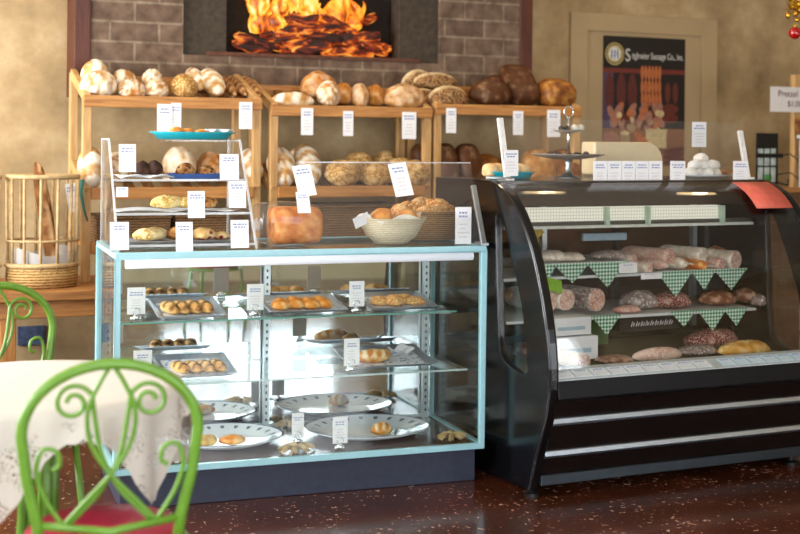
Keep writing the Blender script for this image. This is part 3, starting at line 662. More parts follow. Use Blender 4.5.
def on_tray(u, v, du, dv): return u + du, v + dv
B_CHOC = bread('chocolate_striped_pastry', '#b97a3c', '#d9a868', '#eecf98', '#4a2412', fscale=5)
B_STR = bread('fruit_strudel', '#b4561c', '#dd9440', '#f0c888', '#f6e2b8')
B_ALM = bread('almond_pastry', '#a8642a', '#d29650', '#e9c690', '#f4e4c4', '#f0d9a8', speck_scale=130)
B_CRO = bread('croissant', '#a85f20', '#d18c3c', '#e8b870', '#f3dcae', rough=.45)
def pastry(name, lab, m, u, v, z, L, W, H, rz=0, group=None, **kw):
    for tu, tv, tz, tw_, td in TRAYS:                   # lies on a tilted tray
        if abs(z - tz - .005) < 1e-4 and abs(u - tu) < tw_ / 2 + .02:
            z += (v - tv + td / 2) * math.tan(TILT)
            o = loaf(name, lab, 'pastry', m, CW(u, v, z), L, W, H, group=group, nu=20, nv=18, **kw)
            o.rotation_euler = (Matrix.Rotation(CA, 3, 'Z') @ Matrix.Rotation(TILT, 3, 'X') @ Matrix.Rotation(rz, 3, 'Z')).to_euler(); return o
    return loaf(name, lab, 'pastry', m, CW(u, v, z), L, W, H, rz=CA + rz, group=group, nu=20, nv=18, **kw)
tray('silver tray of chocolate striped rolls on the upper shelf, at the left end', .335, .385, S1, .26, .28)
for i, du in enumerate((-.075, -.03, .018, .065)):
    pastry('chocolate_roll', ['chocolate striped roll at the left end of its upper tray', 'chocolate striped roll second from left on the upper tray', 'pale chocolate striped roll second from right on the upper tray', 'chocolate striped roll at the right end of the upper tray'][i], B_CHOC, .335 + du, .34, S1 + .005, .13, .058, .045, PI / 2 + .3, 'chocolate rolls on the upper left tray', style='stripes', n=2.5, seed=i, dust=-.15)
tray('silver tray of fruit strudel slices in the middle of the upper shelf', .82, .40, S1, .32, .25)
for i, du in enumerate((-.09, -.03, .03, .085)):
    pastry('strudel_slice', ['fruit strudel slice at the left of the middle tray', 'fruit strudel slice second from left on the middle tray', 'fruit strudel slice second from right on the middle tray', 'fruit strudel slice at the right of the middle tray'][i], B_STR, .815 + du, .36 + .01 * (i % 2), S1 + .005, .08, .13, .042, .2 * (i - 1), 'strudel slices on the middle tray', seed=50 + i, lump=.12, dust=.05)
tray('silver tray of almond pastries at the right end of the upper shelf', 1.235, .395, S1, .29, .26)
for i, (du, dv, hh) in enumerate(((-.07, 0, .038), (-.01, -.02, .046), (.045, .01, .04), (.085, -.015, .034))):
    pastry('almond_pastry', ['almond pastry at the left of the right hand tray', 'highest heaped almond pastry on its tray', 'almond pastry right of the highest one', 'small almond pastry at the right tray edge'][i], B_ALM, 1.225 + du, .36 + dv, S1 + .005, .08, .09, hh, .5 * i, 'almond pastries on the right tray', seed=60 + i, lump=.15)
tray('silver tray of chocolate croissants on the lower glass shelf, at the left', .36, .34, S2, .29, .28)
for i, du in enumerate((-.07, -.02, .03, .08)):
    pastry('chocolate_croissant', ['chocolate croissant half hidden by the green chair back', 'chocolate croissant second from left on the lower shelf tray', 'chocolate croissant second from right on the lower shelf tray', 'chocolate croissant at the right end of the lower shelf tray'][i], B_CHOC, .365 + du, .29, S2 + .005, .12, .055, .04, PI / 2 + .35, 'chocolate croissants on the lower tray', style='stripes', n=3, seed=5 + i, dust=-.1)
tray('silver tray with one large iced pastry on the lower glass shelf, at the right', 1.17, .34, S2, .36, .28)
pastry('iced_pastry', 'large iced twist pastry alone on the lower right tray', B_STR, 1.10, .29, S2 + .005, .17, .085, .055, .1, None, style='stripes', n=4, dust=.15, lump=.08)
pastry('small_pastry', 'small green topped pastry behind the large iced pastry', B_ALM, 1.17, .355, S2 + .005, .08, .05, .035, .1, None, lump=.1)
MB().sheet(lambda a, b: (a * .09 - .045, b * .08 - .04, .03 * abs(a - .4) * (1 + b) + .004 * math.sin(b * 9)), 8, 8).build('paper_napkin', WHITE, None, CW(1.27, .40, S2 + .030), (0, 0, .4), solid=.001)
tag(bpy.data.objects['paper_napkin'], 'crumpled white paper at the right of the iced pastry', 'paper')
# oval platters on the deck
PLATE = plain('white_glazed_china', '#e9edf3', .1, var=.01, coat=.5); PRIM = plain('blue_grey_rim_print', '#56617c', .3, var=.1)
def platter(lab, u, v, a, bb):
    t_ = thing('oval_platter', lab, 'plate', CW(u, v, DECK), CA, 'white oval platters on the case deck')
    o = MB(); o.lathe([(0, .004), (.60, .004), (.68, .008), (.98, .030), (1.0, .032), (1.0, .029), (.7, .002), (.62, 0), (0, 0)], 48, sx=a, sy=bb)
    o.build('dish', PLATE, t_, smooth=True)
    p = MB()
    for i in range(22):
        an = 2 * PI * i / 22
        vs = [((rr) * a * math.cos(an + da), rr * bb * math.sin(an + da), zz) for rr, zz, da in ((.80, .0185, -.03), (.90, .0258, -.045), (.90, .0258, .045), (.80, .0185, .03))]
        p.add(vs, [(0, 1, 2, 3)])
    p.tube([(.992 * a * math.cos(x), .992 * bb * math.sin(x), .0325) for x in [2 * PI * i / 48 for i in range(48)]], .0016, 5, closed=True)
    p.build('rim_print', PRIM, t_); return t_
platter('white oval platter with patterned rim at the left of the case deck', .49, .345, .235, .215)
platter('white oval platter with patterned rim at the right of the case deck', 1.10, .335, .265, .225)
pastry('fruit_pastry', 'yellow fruit pastry at the left of the left oval platter', bread('lemon_pastry', '#a86a20', '#d8a83a', '#e9d05a'), .40, .29, DECK + .005, .11, .08, .045, .3, None, lump=.1)
pastry('fruit_pastry', 'orange brown pastry right of the yellow one on the left platter', B_STR, .51, .28, DECK + .005, .11, .07, .04, -.2, None, lump=.1)
pastry('croissant', 'single small croissant on the right oval platter', B_CRO, 1.14, .27, DECK + .005, .095, .07, .052, .1, None, style='stripes', n=3, dust=.05)
# straw stars
STRAW = plain('dry_straw', '#c3a878', .8, var=.2)
def straw(lab, u, v, r, seed, sq=.7):
    rr = random.Random(seed); o = MB()
    for i in range(150):
        a = 2 * PI * (i % 7) / 7 + rr.uniform(-.2, .2); L = r * rr.uniform(.7, 1.0); z = .004 + rr.random() * .016
        o.tube([(-.1 * L * math.cos(a), -.1 * L * math.sin(a) * sq, z), (L * .6 * math.cos(a), L * .6 * math.sin(a) * sq, z + .008), (L * math.cos(a + .08), L * math.sin(a + .08) * sq, .004 + rr.random() * .012)], .0018, 4)
    tag(o.build('straw_star', STRAW, None, CW(u, v, DECK + .003), (0, 0, rr.random())), lab, 'straw ornament', 'straw stars on the case deck')
straw('straw star between the two oval platters at the front', .73, .105, .10, 1)
straw('straw star at the front right corner of the case', 1.40, .12, .085, 2)
straw('straw star behind the gap between the platters', .80, .53, .06, 3)
straw('straw star at the front left of the case deck', .27, .105, .07, 4)
# price card holders
def card_holder(lab, u, v, z, w, h, group='price cards in chrome ball holders'):
    t_ = thing('price_card_holder', lab, 'price card', CW(u, v, z), CA, group)
    o = MB(); o.ball((0, .0, .014), .014, seg=14); o.ball((-.013, .004, .010), .010, seg=10); o.ball((.013, .004, .010), .010, seg=10); cb = o.build('chrome_base', CHROME, t_, smooth=True)
    o = MB(); o.tube([(.013 * math.cos(a), -.003, .040 + .013 * math.sin(a)) for a in [2 * PI * i / 16 for i in range(16)]], .0014, 6, closed=True); o.build('clip_ring', CHROME, cb, smooth=True)
    c = MB().box(-w / 2, w / 2, -.001, .001, .028, .028 + h).build('card', WHITE, t_)
    tagn[0] += 1; print_on(c, w, h * .9, tagn[0], .033)
    return t_
card_holder('price card in chrome holder at the left end of the upper shelf', .115, .25, S1, .07, .105)
card_holder('price card in chrome holder before the strudel tray', .59, .25, S1, .068, .105)
card_holder('price card in chrome holder between strudel and almond trays', 1.02, .25, S1, .065, .105)
card_holder('price card in chrome holder behind the green chair on the lower shelf', .13, .17, S2, .07, .10)
card_holder('price card in chrome holder before the lower right tray', .975, .17, S2, .066, .11)
card_holder('price card in chrome holder between the two oval platters', .765, .22, DECK, .05, .10)
card_holder('price card in chrome holder before the right oval platter', .90, .075, DECK, .062, .105)

# ------------------------------------------------------------------ acrylic pastry tower on the case
ZT = CZ1 + .0005
tw = thing('pastry_tower', 'clear acrylic stepped pastry tower with three shelves on the glass case', 'display stand', CW(0, 0, ZT), CA)
U0, U1, V0, V1, VT, HT = .015, .55, .05, .59, .37, .42
for u in (U0, U1 - .006):
    b_ = MB(); b_.prism([(u, V0, 0), (u, V1, 0), (u, V1, HT), (u, VT, HT)], (.006, 0, 0)); b_.build('side_panel', ACRYL, tw)
EDGE = pane('polished_acrylic_edge', (.97, .98, .99), 1.5, .1, .38)
for u in (U0, U1 - .006):
    b_ = MB(); b_.bar((u + .003, V0, 0), (u + .003, VT, HT), .008, .008); b_.bar((u + .003, VT, HT), (u + .003, V1, HT), .007, .007); b_.bar((u + .003, V1, HT), (u + .003, V1, 0), .008, .008); b_.build('polished_edge', EDGE, tw)
b_ = MB(); b_.box(U0 + .006, U1 - .006, VT, V1, HT - .006, HT); b_.build('top_panel', ACRYL, tw)
SH = [(.02, V0 + .02), (.135, V0 + .11), (.262, V0 + .22)]
for z, vf in SH:
    b_ = MB(); b_.box(U0 + .006, U1 - .006, vf, V1 - .01, z - .006, z); b_.build('tower_shelf', ACRYL, tw)
    b_ = MB(); b_.box(U0 + .006, U1 - .006, vf - .004, vf, z - .006, z + .003); b_.build('shelf_lip', EDGE, tw)
TZ = [ZT + z for z, _ in SH]
def scatter_pastries(pref, m, spots, z, group, **kw):
    for i, (lab, u, v, L, W, H, rz) in enumerate(spots): pastry(pref, lab, m, u - .03, v + .02, z, L, W, H, rz, group, seed=70 + i + int(z * 100), **kw)
B_CRUMB = bread('crumble_bar', '#9a6c34', '#d3b060', '#ece0b4', '#f3ead0', '#e8d9a0')
B_BERRY = bread('berry_scone', '#a87838', '#d9b77a', '#eed8aa', '#f6e8cc', '#8a2a3a', speck_scale=40)
B_BROWN = bread('nut_pastry', '#6a3e1c', '#a8733a', '#d3a868', '#ecd6ae', '#5a3018', speck_scale=60)
B_DCHOC = bread('dark_chocolate_cake', '#2a1812', '#3c241a', '#523426', '#6a4a38')
PALEPLATE = plain('pale_grey_tray', '#b9bcc0', .35, .3, var=.03)
def flat_tray(name, lab, u, v, z, w, d, m, h=.008, cat='tray', rz=0, group=None):
    o = MB(); L = [(w / 2 - .012, d / 2 - .012, 0), (w / 2, d / 2, h), (w / 2 - .004, d / 2 - .004, h), (w / 2 - .014, d / 2 - .014, .003)]
    vs = [(sx * a, sy * b2, z_) for a, b2, z_ in L for sx, sy in ((-1, -1), (1, -1), (1, 1), (-1, 1))]; fs = [(3, 2, 1, 0)]
    for i in range(3):
        for j in range(4): fs.append((i * 4 + j, i * 4 + (j + 1) % 4, i * 4 + 4 + (j + 1) % 4, i * 4 + 4 + j))
    fs.append((12, 13, 14, 15)); o.add(vs, fs)
    return tag(o.build(name, m, None, CW(u, v, z), (0, 0, CA + rz), bevel=.002), lab, cat, group)
flat_tray('serving_tray', 'grey oblong tray of bars on the lowest shelf of the pastry tower', .275, .25, TZ[0], .42, .17, PALEPLATE)
scatter_pastries('pastry_bar', B_CRUMB, [('yellow and white crumble bar at the left of the lowest tower shelf', .19, .22, .13, .09, .05, .1), ('pale crumble bar behind the yellow one on the lowest tower shelf', .22, .27, .12, .07, .05, 0)], TZ[0] + .004, 'bars on the lowest tower shelf', lump=.12, dust=.3)
scatter_pastries('pastry_bar', B_BROWN, [('brown nut bar in the middle of the lowest tower shelf', .315, .23, .11, .10, .055, .4)], TZ[0] + .004, 'bars on the lowest tower shelf', lump=.12)
scatter_pastries('scone', B_BERRY, [('berry studded scone right of the middle card on the lowest tower shelf', .405, .22, .10, .09, .05, .2), ('berry studded scone at the right of the lowest tower shelf', .475, .235, .08, .08, .035, -.3)], TZ[0] + .004, 'scones on the lowest tower shelf', lump=.1)
PAPER = plain('white_parchment', '#e4e8ee', .7, var=.02)
tag(MB().sheet(lambda a, b: ((a - .5) * .48, (b - .5) * .2, .004 + .010 * abs(math.sin(a * 7 + b * 3)) * (abs(b - .5) * 2) ** 2 + .02 * max(0, .12 - a)), 30, 12).build('parchment_sheet', PAPER, None, CW(.27, .32, TZ[1] - .002), (0, 0, CA), smooth=True, solid=.0008), 'crinkled white parchment on the middle tower shelf', 'paper')
scatter_pastries('nut_pastry', B_CRUMB, [('flaky crumb topped pastry at the left of the middle tower shelf', .27, .28, .13, .08, .055, .1), ('crumb topped pastry in the middle of the middle tower shelf', .35, .285, .10, .08, .045, 0)], TZ[1] + .012, 'pastries on the middle tower shelf', lump=.12)
scatter_pastries('nut_pastry', B_BROWN, [('dark nut pastry at the right of the middle tower shelf', .43, .28, .09, .07, .045, .2)], TZ[1] + .012, 'pastries on the middle tower shelf', lump=.12)
flat_tray('serving_tray', 'blue plastic tray of filled rolls on the highest tower shelf', .37, .40, TZ[2], .21, .16, plain('blue_plastic', '#35589c', .4), .022)
scatter_pastries('filled_roll', B_BROWN, [('brown roll at the left of the blue tray', .36, .38, .085, .07, .06, .3), ('brown roll at the right of the blue tray', .445, .38, .07, .07, .05, .1)], TZ[2] + .005, 'rolls on the blue tray', lump=.1, dust=.2)
tag(MB().sheet(lambda a, b: ((a - .5) * .22, (b - .5) * .15, .004 + .012 * abs(math.sin(a * 6 + b * 2))), 20, 10).build('parchment_sheet', PAPER, None, CW(.16, .40, TZ[2]), (0, 0, CA + .1), smooth=True, solid=.0008), 'white parchment under the chocolate cake on the highest tower shelf', 'paper')
scatter_pastries('chocolate_cake', B_DCHOC, [('dark chocolate cake at the left of the highest tower shelf', .185, .385, .07, .07, .055, .1), ('dark chocolate cake piece right beside the other chocolate cake', .235, .38, .06, .07, .06, .4)], TZ[2] + .016, 'chocolate cakes on the tower', lump=.15)
# turquoise tray on top of the tower
def oval_tray(lab, loc, w, d, rz, group=None):
    t_ = thing('turquoise_tray', lab, 'tray', loc, rz, group); a, b2 = w / 2, d / 2
    o = MB(); o.lathe([(0, .002), (.80, .002), (.9, .024), (1.0, .030), (1.0, .032), (.9, .0275), (.78, .004), (0, .004)], 40, sx=a, sy=b2); o.build('dish', TURQ, t_, smooth=True)
    o = MB(); o.lathe([(.985, .0322), (1.06, .0328), (1.06, .034), (.985, .034)], 40, sx=a, sy=b2); o.build('clear_rim', ACRYL, t_)
    return t_
ZTT = ZT + HT + .0005
oval_tray('turquoise tray of pastries on top of the acrylic tower', CW(.37, .47, ZTT), .36, .23, CA)
for i, (lab, u, du) in enumerate((('orange glazed pastry at the left of the turquoise tower tray', .25, 0), ('orange glazed pastry left of the centre of the turquoise tower tray', .30, .02), ('orange glazed pastry in the centre of the turquoise tower tray', .35, 0), ('small glazed pastry right of the orange pastries', .395, .02))):
    pastry('glazed_pastry', lab, B_STR, u + .05, .45 + du, ZTT + .010, .06, .06, .042 - .004 * i, i, 'glazed pastries on the tower top', seed=90 + i, lump=.15, dust=.05)
tag(MB().sheet(lambda a, b: ((a - .5) * .1, (b - .5) * .08, .006 + .03 * abs(math.sin(a * 5 + b * 4))), 14, 10).build('paper_napkin', PAPER, None, CW(.475, .47, ZTT + .010), (0, 0, .2), smooth=True, solid=.0008), 'crumpled white napkin on the turquoise tower tray', 'paper')
G = 'price cards on the pastry tower'
def tower_card(lab, x0, y0, x1, y1, v, **kw):
    ua, za = c_on_v(x0, y1, v); ub, _ = c_on_v(x1, y1, v); _, zc = c_on_v((x0 + x1) / 2, y0, v); uc_ = (ua + ub) / 2; _, zb = c_on_v((x0 + x1) / 2, y1, v)
    return price_tag(lab, CW(uc_, v, zb), ub - ua, zc - zb, rz=CA, **kw)
for lab, x0, y0, x1, y1, v in (('price card standing left of the chocolate cakes on the tower', 119, 144, 136, 172, .27), ('price card standing right of the blue tray', 220, 154, 239, 180, .24),
        ('price card before the dark nut pastry on the middle tower shelf', 188, 191, 205, 218, .13), ('price card at the right end of the middle tower shelf', 229, 181, 246, 208, .15),
        ('price card at the left foot of the pastry tower', 110, 222, 129, 250, .035), ('price card before the scones at the tower foot', 176, 222, 193, 252, .03), ('price card at the right foot of the pastry tower', 231, 220, 249, 248, .04)):
    tower_card(lab, x0, y0, x1, y1, v, group=G, lean=-.12)
tower_card('small blue marked card behind the middle tower shelf', 116, 187, 128, 197, .5, group=G)

# sneeze guard on the right of the case
sg = thing('sneeze_guard', 'slanted clear guard pane with a silver bracket at the right end of the glass case', 'glass guard', CW(0, 0, ZT), CA)
GV0, GV1, GZ = .012, .17, .335
b_ = MB(); b_.prism([(.745, GV0, .004), (.745, GV0 + .006, .004), (.745, GV1 + .006, GZ), (.745, GV1, GZ)], (.745, 0, 0)); b_.build('guard_pane', ACRYL, sg)
b_ = MB(); b_.bar((1.485, GV0 - .005, 0.004), (1.485, GV0 + (GV1 - GV0) * .72, GZ * .72), .022, .016); b_.box(1.468, 1.502, GV0 - .02, GV0 + .06, 0, .012); b_.build('end_bracket', STEEL, sg, bevel=.002)
b_ = MB(); b_.bar((.745, GV1 + .003, GZ), (1.49, GV1 + .003, GZ), .005, .005); b_.build('polished_edge', EDGE, sg)
def guard_tag(lab, x0, y0, x1, y1, v, tilt=0):
    """hangs flat against the slanted pane"""
    vb = .08
    for _ in range(4): uc_, zb = c_on_v((x0 + x1) / 2, y1, vb); vb = GV0 + (GV1 - GV0) * (zb - ZT) / GZ - .004
    vt = .15
    for _ in range(4): _u, zt = c_on_v((x0 + x1) / 2, y0, vt); vt = GV0 + (GV1 - GV0) * (zt - ZT) / GZ - .004
    ua, _z = c_on_v(x0, y1, vb); ub, _z = c_on_v(x1, y1, vb)
    return price_tag(lab, CW(uc_, vb, zb), ub - ua, math.hypot(zt - zb, vt - vb), rz=CA, lean=-math.atan((GV1 - GV0) / GZ), group='price tags hung on the case guard', tilt=tilt)
guard_tag('price tag hanging on the guard before the striped floured loaf', 299, 165, 317, 196, .165, tilt=-.12)
guard_tag('price tag below the tag on the striped loaf, above the bagged bread', 298, 192, 311, 213, .20)
guard_tag('price tag hanging on the guard before the last seeded roll', 396, 163, 414, 196, .14, tilt=-.12)
# bread in a bag
bg = thing('bagged_bread', 'square orange crusted loaf in a clear plastic bag on the glass case', 'bread', CW(.725, .235, ZT), CA)
b, fl = loaf_mesh(.20, .2, .15, e=.3, lump=.02, seed=3, dust=-.2, flat=.5); b.build('loaf', bread('focaccia_crust', '#a8521c', '#cf7e38', '#e6ab66', '#f0cf98'), bg, (.02, 0, .004), (.0, 0, 0), smooth=True, flour=fl)
b, fl = loaf_mesh(.275, .235, .172, e=.5, lump=.05, seed=8, flat=.5); b.build('plastic_bag', pane('clear_bag', (.985, .985, .985), 1.35, .12, .03), bg, (-.015, 0, 0), smooth=True, flour=fl)
o = MB(); o.sheet(lambda a, b: ((-.132 - .022 * a), (b - .5) * (.19 - .05 * a), .02 + .11 * (1 - a * .3) * (.5 + .5 * math.sin(b * 14 + a * 3)) * .5 + .04), 8, 16); o.build('bag_neck', pane('white_bag', (.95, .96, .97), 1.35, .2, .7), bg, smooth=True)
# bowl of rolls
bw = thing('bread_bowl', 'shallow cream basket lined with cloth holding crusty rolls on the glass case', 'bowl', CW(1.155, .212, ZT), CA)
o = MB(); o.lathe([(0, 0), (.07, 0), (.10, .03), (.143, .108), (.147, .108), (.105, .03), (.07, .006), (0, .006)], 36); o.build('basket_bowl', wicker('cream_wicker', '#cdbb93', '#eee2c4', 120), bw, smooth=True)
o = MB(); o.sheet(lambda a, b: ((.078 + .054 * b + .012 * b * math.sin(a * 2 * PI * 5)) * math.cos(a * 2 * PI), (.078 + .054 * b + .012 * b * math.sin(a * 2 * PI * 5)) * math.sin(a * 2 * PI), .02 + .092 * b + .014 * b * math.sin(a * 2 * PI * 4 + 1)), 60, 6, wu=True); o.build('cloth_liner', plain('cream_linen', '#e6dfd2', .9, var=.03), bw, smooth=True, solid=.002)
for lab, du, dv, dz, r, m in (('round golden roll at the left of the bread bowl', -.05, -.02, .068, .10, B_GOLD), ('golden roll at the right front of the bread bowl', .06, -.03, .064, .11, B_GOLD), ('seed topped roll heaped at the rear of the bread bowl', .055, .04, .085, .11, B_ALM), ('pale roll at the rear left in the bread bowl', -.02, .05, .072, .10, B_GOLD)):
    loaf('bread_roll', lab, 'bread', m, CW(1.155 + du, .212 + dv, ZT + dz), r, r * .85, r * .72, rz=du * 20, group='rolls in the bread bowl', style='plain', dust=-.3, seed=int(du * 100), lump=.06, nu=20, nv=18)
tag(MB().box(-.035, .035, -.001, .001, -.024, .024).build('price_tag', WHITE, None, CW(1.005, .15, ZT + .10), (.35, -.45, CA)), 'small blank white tag on the left rim of the bread bowl', 'price tag')
# brown basket with seeded sticks
bk = thing('wicker_basket', 'brown oblong wicker basket of seeded cheese breads beside the guard bracket', 'basket', CW(1.385, .39, ZT), CA)
o = MB(); o.lathe([(0, 0), (.105, 0), (.12, .06), (.13, .12), (.124, .12), (.112, .06), (.1, .006), (0, .006)], 36, sx=1.1, sy=.9); o.build('basket_body', wicker('brown_wicker', '#6a431f', '#c79a60', 110), bk, smooth=True)
o = MB(); o.tube([(.127 * 1.1 * math.cos(x), .127 * .9 * math.sin(x), .12) for x in [2 * PI * i / 40 for i in range(40)]], .008, 7, closed=True); o.build('rim', wicker('brown_wicker', '#5a3a1e', '#b98a52'), bk, smooth=True)
for i, (lab, du, dv, dz, a) in enumerate((('seeded cheese bread at the left end of the brown basket', -.09, -.01, .105, .2), ('seeded cheese bread in the middle of the brown basket', -.03, .02, .12, .5), ('seeded cheese bread leaning right in the brown basket', .03, 0, .115, -.3), ('seeded cheese bread low at the front of the brown basket', -.02, -.06, .09, .1), ('seeded cheese bread at the right end of the brown basket', .085, .01, .09, .4))):
    loaf('cheese_bread', lab, 'bread', B_ALM if i % 2 else bread('cheese_crust', '#9a5a22', '#cf8a40', '#ecc07a', '#f3d8a4', '#e9c98c', speck_scale=70), CW(1.385 + du, .39 + dv, ZT + dz), .13, .075, .06, rz=a, group='cheese breads in the brown basket', dust=-.2, lump=.16, seed=100 + i, nu=20, nv=18)
tower_card('tall price tag standing before the brown basket', 455, 207, 471, 244, .07, group='price tags hung on the case guard')

# ------------------------------------------------------------------ curved glass deli case
DX0, DX1 = 2.585, 4.02
PROF = [(4.737, 1.226), (4.652, 1.200), (4.568, 1.155), (4.486, 1.072), (4.405, .960), (4.341, .819), (4.293, .671), (4.268, .522), (4.274, .407), (4.308, .285), (4.366, .157), (4.410, .020)]
deli = thing('deli_case', 'black refrigerated deli case with curved glass front and sausages inside', 'display case', (DX0, 4.4, 0))
def D(p): return (p[0] - DX0, p[1] - 4.4, p[2])
def panel_with_hole(X, th, outer, hole, name, m):
    bm = bmesh.new()
    def ring(P): v = [bm.verts.new((X - DX0, y - 4.4, z)) for y, z in P]; return [bm.edges.new((v[i], v[(i + 1) % len(v)])) for i in range(len(v))]
    e = ring(outer) + (ring(hole) if hole else [])
    r = bmesh.ops.triangle_fill(bm, edges=e, use_beauty=True)
    faces = [f for f in r['geom'] if isinstance(f, bmesh.types.BMFace)]
    ex = bmesh.ops.extrude_face_region(bm, geom=faces)
    bmesh.ops.translate(bm, verts=[v for v in ex['geom'] if isinstance(v, bmesh.types.BMVert)], vec=(th, 0, 0))
    bmesh.ops.recalc_face_normals(bm, faces=bm.faces)
    me = bpy.data.meshes.new(name); bm.to_mesh(me); bm.free(); me.materials.append(m)
    o = bpy.data.objects.new(name, me); COL.objects.link(o); o.parent = deli
    md = o.modifiers.new('bevel', 'BEVEL'); md.width = .006; md.segments = 2; md.limit_method = 'ANGLE'; md.angle_limit = .7
    return o
def dens(P, n=3):
    out = []
    for i in range(len(P) - 1):
        p0 = P[max(0, i - 1)]; p1 = P[i]; p2 = P[i + 1]; p3 = P[min(len(P) - 1, i + 2)]
        for k in range(n):
            t = k / n; out.append(tuple(.5 * (2 * p1[c] + (p2[c] - p0[c]) * t + (2 * p0[c] - 5 * p1[c] + 4 * p2[c] - p3[c]) * t * t + (3 * p1[c] - p0[c] - 3 * p2[c] + p3[c]) * t ** 3) for c in (0, 1)))
    return out + [P[-1]]
PD = dens(PROF)
def r_on_X(px, py, X): r = ray(px, py); p = E0 + r * (X / r.x); return (p.y, p.z)
hole = [r_on_X(x, y, DX0) for x, y in ((495.5, 228), (496, 217), (498.5, 215), (504, 228), (513.6, 269), (521, 305), (525.5, 345), (527, 370), (523, 375), (517, 372), (505, 362), (500, 354), (498, 338))]
outer = PD + [(4.86, .004), (5.285, .004), (5.285, 1.226)]
panel_with_hole(DX0, .035, outer, hole, 'side_panel', BLACK)
panel_with_hole(DX1 - .035, .035, outer, hole, 'side_panel', BLACK)
for X in (DX0 + .012, DX1 - .020):
    o = MB(); hp = [(X - DX0, y - 4.4, z) for y, z in hole]; o.prism(hp, (.006, 0, 0)); o.build('side_window', DELIG, deli)
# front bands that thicken the panels towards the camera
for X0 in (DX0 - .004, DX1 - .041):
    o = MB(); pts = [(y - 4.4 + .004, z) for y, z in PD]
    vs = []; fs = []
    for y, z in pts: vs += [(X0 - DX0, y, z), (X0 + .045 - DX0, y, z), (X0 + .045 - DX0, y + .03, z - .004), (X0 - DX0, y + .03, z - .004)]
    for i in range(len(pts) - 1):
        for j in range(4): fs.append((i * 4 + j, i * 4 + (j + 1) % 4, i * 4 + 4 + (j + 1) % 4, i * 4 + 4 + j))
    o.add(vs, fs + [(3, 2, 1, 0), tuple(len(vs) - 4 + j for j in range(4))]); o.build('end_moulding', BLACK, deli, bevel=.008)
# curved front glass
gp = [(y + .012, z - .006) for y, z in PD if z > .50]
o = MB(); xa, xb = DX0 + .04, DX1 - .04
vs = []; fs = []
for y, z in gp:
    for x in (xa, xb): vs += [(x - DX0, y - 4.4, z)]
n_ = len(gp)
for i in range(n_ - 1): fs.append((i * 2, i * 2 + 1, i * 2 + 3, i * 2 + 2))
o.add(vs, fs); o.build('curved_glass', DELIG, deli, smooth=True, solid=.006)
# top
o = MB(); o.box(.035, DX1 - DX0 - .035, 4.735 - 4.4, 5.28 - 4.4, 1.195, 1.226); o.build('top_counter', plain('dark_brown_counter', '#3a2d24', .25, var=.06, coat=.4), deli, bevel=.003)
o = MB(); o.box(.04, DX1 - DX0 - .04, 4.86 - 4.4, 5.24 - 4.4, 1.11, 1.194); o.build('canopy', plain('brown_canopy', '#45372c', .5, var=.06), deli)
# lamp box under the canopy
LAMPM, nt, b = newmat('lit_grid_diffuser'); v = coords(nt, (70, 70, 70)); sx = N(nt, 'ShaderNodeSeparateXYZ'); nt.links.new(v, sx.inputs[0])
def fr_(o_): f = N(nt, 'ShaderNodeMath', operation='FRACT'); nt.links.new(o_, f.inputs[0]); g = N(nt, 'ShaderNodeMath', operation='GREATER_THAN'); nt.links.new(f.outputs[0], g.inputs[0]); g.inputs[1].default_value = .22; return g.outputs[0]
mu = N(nt, 'ShaderNodeMath', operation='MULTIPLY'); nt.links.new(fr_(sx.outputs[0]), mu.inputs[0]); nt.links.new(fr_(sx.outputs[2]), mu.inputs[1])
nt.links.new(ramp(nt, mu.outputs[0], [(0, '#8c8b80'), (1, '#d2d0c0')]), b.inputs['Emission Color']); b.inputs['Emission Strength'].default_value = .9; b.inputs['Base Color'].default_value = lin('#a0a098')
o = MB(); o.box(2.72 - DX0, 3.80 - DX0, 4.80 - 4.4, 4.84 - 4.4, 1.048, 1.108); o.build('grid_light', LAMPM, deli)
o = MB(); o.box(2.66 - DX0, 3.97 - DX0, 4.775 - 4.4, 4.845 - 4.4, 1.018, 1.030); lrl = o.build('light_rail', plain('white_rail', '#d9ddd6', .4), deli)
o = MB(); o.box(2.66 - DX0, 3.97 - DX0, 4.79 - 4.4, 4.845 - 4.4, 1.030, 1.046); o.build('rail_back', plain('dark_rail', '#4c4a42', .5), lrl)
for px in (606, 647, 721):
    X = onY(px, 215, 4.79).x
    o = MB(); o.box(X - DX0 - .008, X - DX0 + .008, 4.77 - 4.4, 4.80 - 4.4, 1.022, 1.108); o.build('rail_clip', plain('pale_green_clip', '#bfd8c4', .4), lrl)
# shelves, deck, base
LS1, LS2 = .812, .645
for zz, y0, y1 in ((LS1, 4.79, 5.18), (LS2, 4.70, 5.18)):
    o = MB(); o.box(.05, 3.93 - DX0, y0 - 4.4, y1 - 4.4, zz - .012, zz); o.build('display_shelf', plain('white_shelf', '#d8dde0', .35, var=.02), deli, bevel=.002)
o = MB(); o.prism([(.04, 4.37 - 4.4, .43), (.04, 5.19 - 4.4, .43), (.04, 5.19 - 4.4, .46), (.04, 4.37 - 4.4, .46)], (DX1 - DX0 - .08, 0, 0)); o.build('display_deck', plain('olive_deck', '#5a5a3c', .5, var=.1), deli)
o = MB(); o.prism([(.04, 4.285 - 4.4, .455), (.04, 4.37 - 4.4, .45), (.04, 4.37 - 4.4, .507), (.04, 4.285 - 4.4, .475)], (DX1 - DX0 - .08, 0, 0)); o.build('front_sill', plain('grey_white_sill', '#b9c0c2', .35), deli)
o = MB(); o.prism([(.04, 4.285 - 4.4, .475), (.04, 4.27 - 4.4, .40), (.04, 4.31 - 4.4, .385), (.04, 4.37 - 4.4, .455)], (DX1 - DX0 - .08, 0, 0)); o.build('front_bumper', plain('black_rubber_bumper', '#0c0c0f', .4, var=.1, spec=.2), deli, bevel=.006)
FB = plain('black_front_panel', '#120c0c', .25, var=.1)
